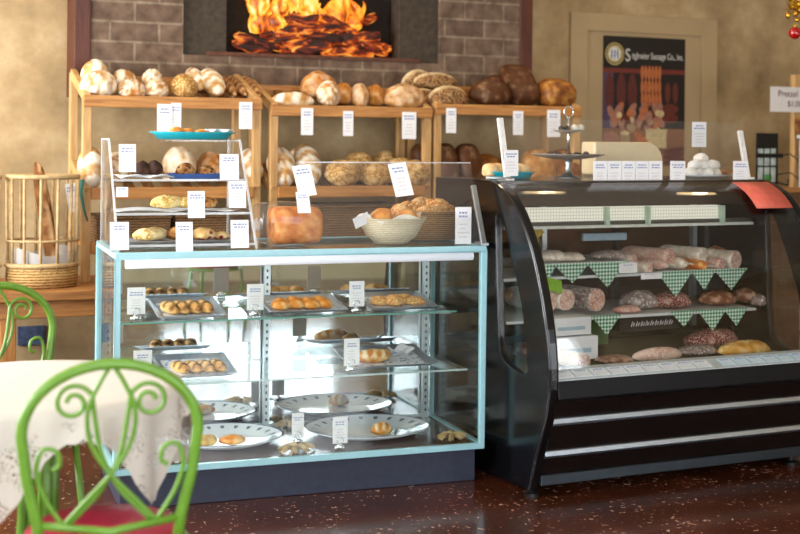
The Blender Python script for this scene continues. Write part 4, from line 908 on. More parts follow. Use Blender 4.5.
o = MB(); o.prism([(.035, 4.315 - 4.4, .39), (.035, 4.40 - 4.4, .07), (.035, 5.25 - 4.4, .07), (.035, 5.25 - 4.4, .43), (.035, 4.38 - 4.4, .43)], (DX1 - DX0 - .07, 0, 0)); o.build('body', FB, deli)
STRIP = plain('polished_trim', '#b4c0cc', .3, .9, var=.02)
for z0, y_ in ((.288, 4.338), (.155, 4.374)):
    o = MB(); o.prism([(.036, y_ - .004 - 4.4, z0), (.036, y_ - .018 - 4.4, z0 + .012), (.036, y_ - .012 - 4.4, z0 + .030), (.036, y_ + .01 - 4.4, z0 + .030), (.036, y_ + .02 - 4.4, z0)], (DX1 - DX0 - .072, 0, 0)); o.build('front_trim', STRIP, deli, bevel=.002)
o = MB(); o.box(.036, DX1 - DX0 - .036, 4.385 - 4.4, 4.41 - 4.4, .045, .085); o.build('kick_rail', plain('grey_kick', '#3c444c', .35, .6), deli, bevel=.003)
for x in (.02, DX1 - DX0 - .12):
    for y in (4.43, 5.2):
        o = MB(); o.lathe([(.03, 0), (.03, .012), (.012, .018), (.012, .07)], 14, (x, y - 4.4, 0)); o.build('foot', BLACKM, deli)
# rear sliding doors
o = MB(); o.box(.04, DX1 - DX0 - .04, 5.21 - 4.4, 5.216 - 4.4, .5, 1.11); o.build('rear_glass', pane('bronze_glass', (.34, .27, .20), 1.45), deli)
o = MB(); o.box(.04, DX1 - DX0 - .04, 5.195 - 4.4, 5.245 - 4.4, .43, .50); o.build('rear_sill', FB, deli)
for X, c in ((2.64, 0), (3.05, 0), (3.10, 1), (3.5, 0), (3.95, 1)):
    o = MB(); o.box(X - DX0 - .012, X - DX0 + .012, 5.18 - 4.4, 5.21 - 4.4, .5, 1.11); o.build('door_stile', ALU if c else BLACKM, deli)
# thermometer style handle bar seen inside
a = onY(588, 238, 5.12); b2 = onY(632, 237, 5.12)
o = MB(); o.bar((a.x - DX0, 5.17 - 4.4, a.z), (b2.x - DX0, 5.17 - 4.4, b2.z), .02, .035); o.build('door_handle', plain('pale_blue_handle', '#a9c2d2', .4), deli, bevel=.004)

# gingham bunting
def bunting(lab, Xs, drops, z, Y, flat=0):
    o = MB()
    for (x0, x1), d in zip(Xs, drops): o.prism([(x0, Y, z), (x1, Y, z), ((x0 + x1) / 2 + .006, Y, z - d)], (0, .002, 0))
    o.box(Xs[0][0], Xs[-1][1], Y - .001, Y + .003, z - .008, z + .002)
    tag(o.build('gingham_bunting', GINGHAM), lab, 'bunting', 'green gingham buntings in the deli case')
def bx(px, Y, y=270): return onY(px, y, Y).x
Y1 = 4.778
bunting('green gingham bunting along the left half of the upper deli shelf', [(bx(533, Y1), bx(557, Y1)), (bx(553, Y1), bx(590, Y1)), (bx(586, Y1), bx(627, Y1))], (.085, .085, .11), .868, Y1)
bunting('green gingham bunting along the right half of the upper deli shelf', [(bx(657, Y1), bx(693, Y1)), (bx(691, Y1), bx(716, Y1)), (bx(714, Y1), bx(747, Y1))], (.115, .09, .095), .816, Y1)
Y2 = 4.688
bunting('green gingham bunting at the left of the lower deli shelf', [(bx(575, Y2), bx(594, Y2)), (bx(592, Y2), bx(621, Y2))], (.08, .085), .65, Y2)
bunting('green gingham bunting at the right of the lower deli shelf', [(bx(671, Y2), bx(696, Y2)), (bx(698, Y2), bx(727, Y2)), (bx(724, Y2), bx(748, Y2))], (.07, .095, .08), .65, Y2)
tag(MB().box(-.28, .28, -.004, .35, -.012, 0).build('white_board', plain('white_shelf', '#d8dde0', .35), None, (3.04, 4.786, .866)), 'white raised board behind the left gingham bunting', 'board')

# meats
def meat(name, c1, c2, c3, speck='#e9cfc0', sc=70):
    return bread(name, c1, c2, c3, '#f2e4dc', speck, rough=.35, speck_scale=sc)
M_PINK = meat('pink_bologna', '#c49484', '#d6ab9a', '#e3c1b0'); M_FACE = meat('sausage_face', '#b87c6c', '#cb9584', '#d9ac9a', '#ecd8cc', 110)
M_SAL = meat('salami', '#5e2a26', '#7c3a34', '#98564c', '#d9b8a8', 120); M_CAS = meat('white_casing', '#c9b49c', '#e2d2bc', '#efe4d4', '#f7efe4', 40); M_HAM = meat('smoked_ham', '#5b3020', '#84503a', '#a8745a', '#c49a7c', 30)
M_ORG = meat('orange_casing', '#c8601c', '#e2832c', '#f0a650', '#f7c070', 30); M_PAPR = meat('paprika_sausage', '#8c3a18', '#b5562a', '#cf7c44', '#e2a468', 50); M_GREY = meat('wrapped_salami', '#6e5c58', '#8c7a76', '#ab9c98', '#cfc4c0', 60)
def sausage(name, lab, skin, face, px, y, Y, r, L, rz=0, group=None, tied=False, cut=True, rx=0):
    """axis points towards the viewer (local -Y); cut face in front"""
    p = onY(px, y, Y); t_ = thing(name, lab, 'sausage', (p.x, Y, p.z), rz, group); t_.rotation_euler = (rx, 0, rz)
    n = 10; o = MB(); pts = [(0, L * i / n, 0) for i in range(n + 1)]; rad = [r * (1 + .03 * noise.noise((i * .7, px, 0))) * (1 if i < n - 1 else (.8 if i < n else .3)) for i in range(n + 1)]
    if not cut: rad[0] *= .35; rad[1] *= .85
    o.tube(pts, rad, 20); o.build('casing', skin, t_, smooth=False).data.polygons.foreach_set('use_smooth', [True] * len(t_.children[0].data.polygons))
    if cut: o = MB(); o.lathe([(0, 0), (r * .97, 0), (r * .9, .004), (0, .006)], 20); o.build('cut_face', face, t_, (0, .001, 0), (PI / 2, 0, 0))
    else: o = MB(); o.tube([(0, .002, 0), (0, -.02, .004), (.006, -.03, 0)], .004, 6); o.build('tied_end', plain('string', '#d9d2c0', .8), t_)
    return t_
G = 'sausages on the upper deli shelf'
sausage('sausage', 'pink bologna in clear wrap at the left of the upper right sausages', M_PINK, M_FACE, 671, 257, 4.83, .037, .28, 0.32, G)
sausage('sausage', 'pale sausage in white casing on the top of the heap', M_CAS, M_CAS, 703, 255, 4.86, .036, .25, 0.34, G)
sausage('sausage', 'small white cased sausage behind the pale topmost one', M_CAS, M_CAS, 712, 256, 4.93, .035, .2, 0.27, G)
sausage('sausage', 'orange cased sausage with tied end under the pale sausage', M_ORG, M_FACE, 707, 266, 4.80, .026, .2, 0.27, G, cut=False)
sausage('sausage', 'cream sausage with printed end at the shelf edge', M_CAS, M_CAS, 687, 264, 4.80, .027, .22, 0.32, G, cut=False)
sausage('sausage', 'small reddish sausage left of the cream one at the shelf edge', M_PINK, M_FACE, 668, 265, 4.80, .024, .22, 0.36, G, cut=False)
sausage('sausage', 'small pink cut sausage right of the orange one', M_PINK, M_FACE, 722, 264, 4.82, .027, .22, 0.23, G)
sausage('sausage', 'large pale cut sausage next to the dark salami', M_CAS, M_PINK, 736, 260, 4.83, .043, .26, 0.27, G)
sausage('salami', 'thick dark red salami with paprika crust at the right end of the shelf', M_PAPR, M_SAL, 755, 260, 4.86, .055, .28, 0.25, G)
sausage('sausage', 'tan sausage lying at the right of the left bunting', M_CAS, M_PINK, 634, 262, 4.86, .032, .24, 0.45, G)
sausage('sausage', 'small pale sausage behind the white price sign on the upper shelf', M_CAS, M_PINK, 650, 268, 4.83, .024, .2, 0.36, G)
def meat_loaf(name, lab, m, px0, px1, y0, y1, Y, D, group, cat='meat', rz=0, **kw):
    a, b2, c = onY(px0, y1, Y), onY(px1, y1, Y), onY((px0 + px1) / 2, y0, Y); z = {'wrapped meats on the raised white board': .8665, 'meats on the lower deli shelf': .6455, 'meats on the deli deck': .4605}.get(group, onY((px0 + px1) / 2, y1, Y).z)
    return loaf(name, lab, cat, m, ((a.x + b2.x) / 2, Y, z), b2.x - a.x, D, c.z - z, rz=rz, group=group, nu=22, nv=18, **kw)
G = 'wrapped meats on the raised white board'
meat_loaf('wrapped_meat', 'white wrapped parcel of meat at the left of the raised board', M_CAS, 536, 565, 250, 264, 4.9, .14, G, lump=.15, dust=.5)
meat_loaf('wrapped_meat', 'blue white wrapped parcel right of the first one on the raised board', M_CAS, 556, 584, 252, 264, 4.88, .12, G, lump=.15, dust=.5)
meat_loaf('wrapped_meat', 'grey wrapped sausage parcel at the right of the raised board', M_GREY, 592, 624, 250, 264, 4.9, .14, G, lump=.12, dust=.2)
G = 'meats on the lower deli shelf'
sausage('sausage', 'thick pink sausage in clear wrap, leftmost on the lower deli shelf', M_CAS, M_PINK, 549, 302, 4.74, .045, .28, 0.18, G)
sausage('sausage', 'thick pink sausage second from left on the lower deli shelf', M_CAS, M_PINK, 567, 300, 4.74, .045, .28, 0.20, G)
sausage('sausage', 'largest pink speckled sausage on the lower deli shelf', M_GREY, M_FACE, 597, 300, 4.74, .05, .3, 0.20, G)
meat_loaf('ham', 'red streaked ham slices beside the largest pink sausage', M_FACE, 614, 640, 305, 315, 4.76, .1, G, lump=.1)
meat_loaf('ham', 'dark grey wrapped salami heap in the middle of the lower deli shelf', M_GREY, 622, 655, 290, 314, 4.85, .16, G, lump=.12)
meat_loaf('ham', 'dark smoked sausage heap right of the grey salami heap', M_SAL, 648, 690, 292, 313, 4.84, .16, G, lump=.2)
meat_loaf('ham', 'brown smoked ham in plastic behind the right bunting', M_HAM, 700, 734, 290, 309, 4.84, .15, G, lump=.06)
meat_loaf('ham', 'big pale brown ham at the right end of the lower deli shelf', M_HAM, 736, 768, 286, 308, 4.84, .17, G, lump=.05, dust=.1)
meat_loaf('ham', 'small grey ham against the right wall of the deli case', M_GREY, 752, 768, 294, 306, 4.74, .08, G, lump=.06)
G = 'meats on the deli deck'
sausage('sausage', 'round pink sausage end standing on the deck near the white boxes', M_CAS, M_PINK, 584, 362, 4.46, .034, .22, 0.12, G)
meat_loaf('ham', 'tan wrapped roast right of the round pink sausage end', M_HAM, 597, 632, 355, 371, 4.62, .14, G, lump=.1, dust=.2)
meat_loaf('liver_sausage', 'long pale pink liver sausage in the middle of the deck', M_PINK, 633, 682, 347, 364, 4.58, .08, G, lump=.06, dust=.3)
meat_loaf('ham', 'dark grey fish shaped ham behind the pale liver sausage', M_GREY, 680, 716, 345, 366, 4.66, .14, G, lump=.1)
meat_loaf('ham', 'dark purple smoked meat heap in the middle rear of the deck', M_SAL, 686, 738, 328, 362, 4.78, .16, G, lump=.12)
meat_loaf('ham', 'golden orange ham under clear plastic at the right of the deck', meat('golden_ham', '#a86a20', '#d8a046', '#e8c070', '#e9cf90', 20), 720, 769, 340, 365, 4.55, .14, G, lump=.08)
meat_loaf('cheese_block', 'cut brown cheese block behind the deli end window', M_HAM, 516, 540, 343, 368, 4.9, .14, G, cat='cheese', e=.5)
BX = plain('white_carton', '#eceef2', .5, var=.02); BXC = plain('pale_print', '#a9c4d2', .6)
def carton(lab, px0, px1, y0, y1, Y, d, rz=0):
    a, b2, c = onY(px0, y1, Y), onY(px1, y1, Y), onY((px0 + px1) / 2, y0, Y); w = b2.x - a.x; h = c.z - a.z
    t_ = thing('food_carton', lab, 'carton', ((a.x + b2.x) / 2, Y, a.z), rz, 'white cartons at the left of the deli case')
    cx = MB().box(-w / 2, w / 2, 0, d, 0, h).build('box', BX, t_, bevel=.003)
    MB().box(-w * .3, w * .35, -.001, 0, h * .3, h * .5).build('printed_band', BXC, cx)
carton('white carton in the stack at the left of the deck, lower one', 552, 598, 337, 362, 4.66, .16)
carton('white carton on top of the stack at the left of the deck', 548, 592, 318, 337, 4.67, .15, .05)
GC = plain('lime_card', '#86b828', .5)
p = onY(548, 285, 4.72); tag(MB().box(-.05, .05, -.001, .001, -.03, .03).build('green_card', GC, None, (p.x + .02, 4.72, p.z), (-.5, .25, 0)), 'lime green card above the leftmost lower shelf sausages', 'card')
DG = plain('dark_green_tray', '#2f5a24', .5); p = onY(612, 333, 4.72)
tag(MB().box(-.09, .09, -.02, .1, -.08, .06).build('green_crate', DG, None, (p.x, 4.9, .571), bevel=.004), 'dark green plastic crate under the lower shelf bunting', 'crate')
p = onY(648, 324, 4.75); tb = thing('chalk_label', 'black price board with white scribble under the lower deli shelf', 'sign', (p.x + .02, 4.72, .57)); MB().box(-.19, .13, 0, .012, 0, .06).build('board', BLACKM, tb)
o = MB()
for i in range(9): x = -.13 + i * .025; o.tube([(x, -.001, .02), (x + .008, -.001, .042), (x + .012, -.001, .022), (x + .02, -.001, .036)], .0016, 5)
o.build('lettering', WHITE, tb)
# price strip cards along the sill
def sill(px, y, Y): return onY(px, y, Y)
G = 'price cards along the deli sill'
def sill_card(lab, X0, X1, c=WHITE):
    t_ = thing('sill_price_card', lab, 'price card', ((X0 + X1) / 2, 4.292, .4805), 0, G); t_.rotation_euler = (-1.21, 0, 0); w = X1 - X0
    MB().box(-w / 2 + .002, w / 2 - .002, -.001, .001, 0, .055).build('card', c, t_); tagn[0] += 1; c = t_.children[0]
    print_on(c, w, .055, tagn[0])
names1 = ['first', 'second', 'third', 'fourth', 'fifth', 'sixth', 'seventh', 'eighth', 'ninth', 'tenth']
for i in range(9):
    sill_card('white price card on the deli sill, %s from its left end' % names1[i], 2.635 + i * .082, 2.635 + i * .082 + .08, plain('frosted_card', '#e4eaec', .4))
for i in range(7):
    sill_card('pale blue price card on the deli sill, %s after the gap' % names1[i], 3.42 + i * .076, 3.42 + i * .076 + .072, plain('pale_blue_card', '#cfe4ee', .5))
p = onY(792, 355, 4.35); tag(MB().box(-.04, .04, -.002, .002, -.012, .012).build('red_label', plain('red_label', '#b0122a', .5), None, (3.93, 4.37, .575), (-.3, 0, 0)), 'small red label above the sill cards at the right', 'label')
# small signs on upper shelf
for lab, px0, px1, y0, y1 in (('grey white price sign at the right of the left bunting', 619, 637, 263, 273), ('long white price strip below the tan sausage', 641, 662, 273, 279)):
    tag_px(lab, px0, y0, px1, y1, 4.772, group='price signs on the deli shelves')
# straw picks / wheat stalk
p = onY(540, 252, 4.86); o = MB()
o.tube([(p.x, 4.86, .868), (p.x - .006, 4.86, .93), (p.x - .012, 4.86, .985)], .003, 6)
for i in range(9): a = -1.1 + i * .27; o.tube([(p.x - .012, 4.86, .975), (p.x - .012 + .035 * math.sin(a), 4.86 + .008 * math.cos(i), .985 + .032 * math.cos(a))], [.002, .005], 6)
tag(o.build('wheat_stalk', plain('yellow_wheat', '#c2a83e', .7)), 'yellow wheat stalk standing among wrapped parcels in the deli case', 'wheat')
# red card on the glass
o = MB(); yy = [(y - .004, z + .004) for y, z in PD if 1.09 < z < 1.215]
o.sheet(lambda a, b: (3.765 + a * .20, yy[min(len(yy) - 1, int(round(b * (len(yy) - 1))))][0] - .003, yy[min(len(yy) - 1, int(round(b * (len(yy) - 1))))][1] + .002), 2, len(yy))
tag(o.build('red_notice', plain('salmon_red_paper', '#d66452', .6), solid=.002, smooth=True), 'salmon red notice lying over the right top of the deli glass', 'notice')

# ------------------------------------------------------------------ things on the deli top
DT = 1.2265
def dtx(px, Y, y=182): return onY(px, y, Y).x
oval_tray('turquoise tray of sliced loaf pieces on the deli case', (dtx(509, 4.98), 4.98, DT), .24, .2, 0)
B_SLC = bread('pale_bread_slice', '#d9a868', '#edcfa0', '#f6e6c8', '#fbf2e0')
for i, px in enumerate((490, 499, 511, 521)):
    loaf('bread_slice', ['pale bread slice at the left of the turquoise deli tray', 'pale bread slice left of the bracket on the turquoise tray', 'pale bread slice behind the bracket on the turquoise tray', 'pale bread slice at the right of the turquoise deli tray'][i], 'bread', B_SLC, (dtx(px, 4.98), 4.98 + .01 * (i % 2), DT + .008), .058, .085, .06, rz=.2 * i, group='bread slices on the turquoise tray', e=.7, seed=i, nu=16, nv=14)
# cake stand
CX = dtx(568, 4.99); CYS = 4.99; cs = thing('cake_stand', 'silver two tier cake stand with ring handle holding chocolates', 'cake stand', (CX, CYS, DT))
o = MB(); o.lathe([(0, 0), (.058, 0), (.056, .006), (.03, .012), (.014, .03), (.012, .06), (.02, .088), (0, .088)], 28); o.build('foot', STEEL, cs, smooth=True)
TIN = plain('mottled_pewter', '#a3968a', .4, .15, var=.12)
o = MB(); o.lathe([(0, .086), (.06, .086), (.13, .097), (.165, .108), (.166, .110), (.13, .101), (.06, .090), (0, .090)], 40); o.build('lower_plate', TIN, cs, smooth=True)
o = MB(); o.lathe([(0, .205), (.04, .205), (.07, .214), (.071, .216), (.04, .209), (0, .209)], 32); o.build('upper_plate', TIN, cs, smooth=True)
o = MB(); o.tube([(0, 0, .088), (0, 0, .275)], .0065, 10); o.build('stem', CHROME, cs, smooth=True)
o = MB(); o.tube([(.024 * math.cos(a), 0, .298 + .024 * math.sin(a)) for a in [2 * PI * i / 24 for i in range(24)]], .0035, 8, closed=True); o.build('ring_handle', CHROME, cs, smooth=True)
DCH = plain('dark_chocolate', '#33201a', .35, var=.2); WCH = plain('white_chocolate', '#dcd5c6', .4, var=.05)
def choc(lab, dx, dy, dz, r, m, group):
    o = MB(); o.ball((0, 0, r * .9), r, seg=12, sc=(1, 1, .9)); tag(o.build('chocolate', m, None, (CX + dx, CYS + dy, DT + dz), smooth=True), lab, 'chocolate', group)
for i in range(9):
    dx = (-.105, -.085, -.065, -.045, -.02, .035, .055, .075, .1)[i]; dy = (-.02, .02, -.03, .015, -.04, -.03, .02, -.03, .01)[i]
    choc('dark chocolate on the lower cake stand plate, %s from the left' % names1[i], dx, dy, .091 + .0045 * min(1, abs(dx) / .1), .0145, DCH, 'chocolates on the lower plate')
for i, (dx, m, lab) in enumerate(((-.05, DCH, 'dark chocolate at the left of the upper cake stand plate'), (-.022, DCH, 'dark chocolate left of the stem on the upper plate'), (.02, WCH, 'white chocolate ball right of the stem on the upper plate'), (.05, WCH, 'white chocolate ball at the right of the upper plate'))):
    choc(lab, dx, -.02, .2105, .014 if m is DCH else .018, m, 'chocolates on the upper plate')
# deli glass guard
dg = thing('counter_guard', 'clear upright guard pane with two white brackets on the deli case', 'glass guard', (0, 0, DT))
GX0, GX1 = dtx(505, 4.78), dtx(748, 4.78)
GYb, GYt, GH = 4.78, 4.85, .262
b_ = MB(); b_.prism([(GX0, GYb, .002), (GX0, GYb + .006, .002), (GX0, GYt + .006, GH), (GX0, GYt, GH)], (GX1 - GX0, 0, 0)); b_.build('guard_pane', ACRYL, dg)
for X, h in ((GX0 + .008, 1.0), (GX1 - .006, .85)):
    b_ = MB(); b_.bar((X, GYb - .006, 0), (X, GYb - .006 + (GYt - GYb) * h, GH * h), .026, .014); b_.box(X - .02, X + .02, GYb - .03, GYb + .05, 0, .01); b_.build('bracket', plain('white_bracket', '#e9e6e2', .35), dg, bevel=.002)
b_ = MB(); b_.tube([(GX0 - .10, 4.76, .012), (GX0 + .02, 4.755, .008)], .006, 8); b_.build('clamp_pin', ALU, dg, smooth=True)
G = 'price cards on the deli case top'
for i, (x0, x1) in enumerate(((593, 607), (607.5, 621), (621.5, 635), (635.5, 648), (648.5, 662))):
    tag_px('price card in the row of five, %s from the left' % names1[i], x0, 161, x1, 187, 4.745, group=G)
tag_px('price card standing alone right of the row of five', 670, 161, 685, 186, 4.745, group=G)
tag_px('price card standing at the foot of the right guard bracket', 733, 161, 748, 183, 4.75, group=G)
tag_px('price card standing between turquoise tray and cake stand', 504, 150, 518, 176, 4.76, group=G)
tag_px('price card stuck high on the deli guard beside the poster', 692, 122, 706, 147, 4.85, group=G)
# beige machine
BEI = plain('cream_enamel', '#dcc7a0', .4, var=.02)
mc = thing('bread_slicer', 'cream rounded machine cover on the deli counter in front of the poster', 'machine', (dtx(622, 5.2), 5.2, DT))
w = (dtx(656, 5.2) - dtx(588, 5.2)) / 2
o = MB(); P = [(-w, -.06, .01), (w, -.06, .01), (w, -.06, .06)] + [(w - .09 + .09 * math.cos(a), -.06, .075 + .09 * math.sin(a)) for a in [PI / 2 * i / 8 for i in range(9)]] + [(-w, -.06, .165)]
o.prism(P, (0, .12, 0)); o.build('cover', BEI, mc, bevel=.01)
o = MB(); o.box(-w + .01, w - .01, -.062, .062, 0, .012); o.build('base', plain('machine_base', '#7a6a55', .5), mc)
# powdered pastries on plate
pt = thing('serving_plate', 'white oblong plate heaped with powdered pastries on the deli case', 'plate', (dtx(706, 4.98), 4.98, DT))
o = MB(); o.lathe([(0, .003), (.75, .003), (1, .014), (1, .017), (.75, .006), (0, .006)], 36, sx=.15, sy=.10); o.build('dish', PLATE, pt, smooth=True)
B_POW = bread('powdered_pastry', '#d9cdbf', '#ece6de', '#f6f3ef', '#fbfaf8')
rp = random.Random(11)
POWL = ['leftmost at the bottom', 'second along the bottom', 'third along the bottom', 'fourth along the bottom', 'left one of the upper layer', 'middle one of the upper layer', 'right one of the upper layer', 'topmost of all']
for i, (dx, dz) in enumerate(((-.085, 0), (-.035, 0), (.02, 0), (.07, 0), (-.055, .034), (-.005, .036), (.045, .034), (-.005, .066))):
    loaf('powdered_pastry', 'sugar powdered pastry in the white heap, ' + POWL[i], 'pastry', B_POW, (dtx(703, 4.98) + dx, 4.98 + .02 * (i % 2) - .01, DT + .006 + dz), .072, .07, .046, rz=i, group='powdered pastries on the plate', lump=.12, dust=.7, seed=i, nu=14, nv=12)
loaf('brown_pastry', 'brown pastry at the right end of the powdered pastry plate', 'pastry', B_BROWN, (dtx(726, 4.98), 4.98, DT + .008), .07, .07, .035, seed=3, lump=.12, nu=16, nv=14)
# black wire card rack
WX = onY(771, 170, 6.1).x; RZ = onY(771, 187, 6.1).z
sc_ = thing('side_counter', 'dark wooden side counter behind the right end of the deli case', 'counter', (WX, 6.12, 0))
b_ = MB(); b_.box(-.2, .14, -.15, .15, RZ - .03, RZ - .0005); b_.build('counter_top', BENCHW, sc_, bevel=.004)
b_ = MB(); b_.box(-.19, .13, -.13, .14, 0, RZ - .03); b_.build('cabinet', wood('dark_cabinet', '#4a3220', '#6a4a30', (14, 14, 1.2)), sc_)
wr = thing('wire_card_rack', 'black wire rack with pictured cards beyond the right end of the deli case', 'rack', (WX, 6.1, RZ)); wr.scale = (1.22, 1.22, 1.22)
o = MB()
for x in (-.062, .062):
    o.tube([(x, .03, 0), (x, .03, .262)], .005, 7); o.tube([(x, .03, .02), (x, -.05, .01), (x, -.05, .04)], .004, 7)
for z in (.02, .10, .19, .258): o.tube([(-.062, .03, z), (.062, .03, z)], .004, 7)
for x in (-.02, .02): o.tube([(x, .03, .02), (x, .03, .19)], .003, 6)
for z in (.06, .15): o.tube([(.062, .03, z), (.12, .0, z + .01), (.16, -.01, z - .02)], .003, 6)
wfm = o.build('wire_frame', BLACKM, wr, smooth=True)
b_ = MB(); b_.box(-.06, .06, .024, .028, .19, .26); b_.build('header_plate', BLACKM, wfm)
b_ = MB(); b_.box(-.075, .07, -.004, .024, .142, .163); b_.build('card_ledge', BLACKM, wfm)
b_ = MB(); b_.box(-.056, .056, .033, .036, .012, .19); b_.build('picture_card', [plain('pale_picture', '#c9d4cc', .5, var=.2, scale=25)], wr)
b_ = MB(); b_.box(-.01, .03, .030, .033, .03, .06); b_.build('green_print', plain('green_print', '#4a9a48', .5), wr)

# right wooden rack with hanging pretzels and sign
rr_ = thing('pretzel_rack', 'wooden post rack with hanging pretzels at the right edge behind the deli', 'rack', (5.66, 6.38, 0))
b_ = MB(); b_.box(-.06, .03, -.02, .02, 0, 1.82); b_.build('post', PINE_V, rr_, bevel=.004)
b_ = MB(); b_.box(.5, .59, -.02, .02, 0, 1.82); b_.build('post', PINE_V, rr_, bevel=.004)
b_ = MB(); b_.box(.03, .5, -.015, .015, 1.36, 1.42); b_.build('rail', PINE, rr_, bevel=.004)
b_ = MB(); b_.box(-.06, .59, -.03, .03, 0, .04); b_.build('base', PINE, rr_, bevel=.004)
sgn = thing('price_sign', 'white hanging sign for pretzel butter at one dollar', 'sign', (5.385, 6.33, 1.585))
b_ = MB(); b_.box(0, .32, -.002, .002, 0, .155); sgb = b_.build('sign_board', plain('sign_white', '#d9d6d6', .5, var=.02), sgn)
SINK = plain('sign_ink', '#7d5a66', .7); text('Pretzel Butter', .056, SINK, sgb, (.055, -.004, .095)); text('$1.00', .05, SINK, sgb, (.13, -.004, .035))
o = MB(); pts = []
for i in range(60):
    t_ = 2 * PI * i / 60; pts.append((.05 * math.sin(t_) * (1 + .25 * math.cos(2 * t_)) + .0, .008 * math.sin(3 * t_), .055 * math.cos(t_) - .02 * math.cos(2 * t_)))
o.tube(pts, .014, 10, closed=True); o.tube([(-.035, -.012, -.04), (0, -.016, -.005), (.03, -.012, .035)], .011, 8); o.tube([(.035, -.012, -.04), (0, -.022, -.003), (-.03, -.012, .035)], .011, 8)
tag(o.build('pretzel', B_BAG, None, (5.64, 6.335, 1.50), smooth=True), 'brown pretzel hanging on the wooden post under the sign', 'pretzel')
wb = thing('white_bin', 'white plastic box standing right of the black wire rack', 'box', (5.80, 6.2, 0)); b_ = MB(); b_.box(-.2, .25, -.1, .12, 0, 1.42); b_.build('bin_body', plain('white_plastic', '#cfd2d4', .5, var=.02), wb, bevel=.01); b_ = MB(); b_.box(-.21, .26, -.11, .13, 1.42, 1.445); b_.build('lid', plain('white_plastic', '#cfd2d4', .5), wb, bevel=.006)
# christmas ornament
GOLD = plain('gold_foil', '#c99a2e', .25, .9, var=.1)
orn = thing('christmas_bauble', 'shiny red bauble hanging from a gold garland at the top right corner', 'ornament', tuple(onY(795, 33, 5.4)))
o = MB(); o.ball((0, 0, 0), .034, seg=20); o.build('red_ball', plain('red_glass_ball', '#b3120e', .1, .2, var=.02, coat=1), orn, smooth=True)
o = MB(); o.lathe([(.010, .031), (.010, .042), (0, .044)], 12); o.tube([(0, 0, .038), (0, 0, .10)], .001, 5); o.build('gold_cap', GOLD, orn)
gb = Vector(onY(793, 8, 5.4)); gl = thing('gold_garland', 'gold leaf and berry garland hanging above the red bauble', 'ornament', tuple(gb))
rp = random.Random(4)
for i in range(9):
    a = rp.uniform(0, 6.28); x, z = .05 * math.cos(a) * rp.random(), -.06 + .032 * i * .5 + rp.uniform(-.01, .01)
    o = MB(); o.ball((x + .015, rp.uniform(-.02, .02), z), .013 + .006 * rp.random(), seg=10, sc=(1, 1, 1.5 if i % 2 else 1)); o.build('gold_berry', GOLD, gl, smooth=True)
for i in range(8):
    a = i * .8; o = MB(); o.prism([(0, 0, 0), (.03 * math.cos(a), -.005, .03 * math.sin(a) - .01), (.06 * math.cos(a), .003, .06 * math.sin(a)), (.025 * math.cos(a + .5), .004, .03 * math.sin(a + .5))], (0, .0015, 0)); o.build('gold_leaf', GOLD, gl)
o = MB(); o.tube([(0, 0, 0), (.01, 0, .4), (0, 0, WZ - gb.z)], .002, 6); o.build('hanging_wire', GOLD, gl)

# ------------------------------------------------------------------ baguette stand on the bench
bs = Vector(onY(43, 282, 6.27)); BSX = bs.x
st = thing('baguette_basket', 'tall open wicker and cane baguette basket on the left end of the bench', 'basket', (BSX, 6.3, .681))
CANE = plain('pale_cane', '#bfa274', .6, var=.12)
o = MB(); o.lathe([(0, 0), (.16, 0), (.168, .05), (.165, .105), (.157, .105), (.158, .05), (.15, .01), (0, .01)], 36, sx=1, sy=.72); o.build('wicker_base', WICK_L, st, smooth=True)
for i in range(13):
    a = 2 * PI * i / 13 + .2; o = MB(); o.tube([(.158 * math.cos(a), .113 * math.sin(a), .06), (.165 * math.cos(a), .118 * math.sin(a), .52)], .0075, 7); o.build('cane_upright', CANE, st, smooth=True)
for z, r in ((.52, .012), (.105, .012), (.22, .006)):
    o = MB(); o.tube([(.163 * math.cos(x), .117 * math.sin(x), z) for x in [2 * PI * i / 40 for i in range(40)]], r, 8, closed=True); o.build('cane_ring', CANE, st, smooth=True)
o = MB(); o.sheet(lambda a, b: (.14 * math.cos(2 * PI * a) * (1 + .05 * math.sin(9 * a * 2 * PI)), .10 * math.sin(2 * PI * a), .02 + b * (.15 + .02 * math.sin(14 * a))), 40, 6, wu=True); o.build('paper_liner', pane('waxed_paper', (.9, .9, .92), 1.3, .3, .4), st, smooth=True)
p0 = Vector((BSX + .03, 6.28, .70)); p1 = onY(30, 164, 6.3)
d = p1 - p0; L = d.length
b, fl = loaf_mesh(L, .07, .065, e=.62, lump=.05, style='stripes', n=7, seed=3, dust=-.1, flat=.5)
o = b.build('baguette', B_BAG, None, ((p0 + p1) / 2), smooth=True, flour=fl); o.rotation_euler = d.to_track_quat('X', 'Z').to_euler()
tag(o, 'single long baguette standing in the tall cane basket', 'bread')
# price ticket and teal ribbon on the rack post
tag_px('grey price ticket tied beside the cane basket', 69, 183, 79, 212, 6.33, group='price tickets by the cane basket', tilt=-.15)
p = onY(83, 180, 6.36); o = MB(); o.tube([(p.x, 6.375, p.z), (p.x - .01, 6.36, p.z - .06), (p.x + .005, 6.36, p.z - .14), (p.x + .025, 6.36, p.z - .2)], [.012, .009, .007, .004], 6); tag(o.build('ribbon', plain('teal_ribbon', '#2f7a72', .5), smooth=True), 'dark teal ribbon hanging on the left rack post', 'ribbon')
st2 = copy_tree(st); st2.location = (BSX - .36, 6.3, .681); st2['label'] = 'tall cane baguette basket cut off at the left edge of the photo'; st['group'] = st2['group'] = 'cane baguette baskets'
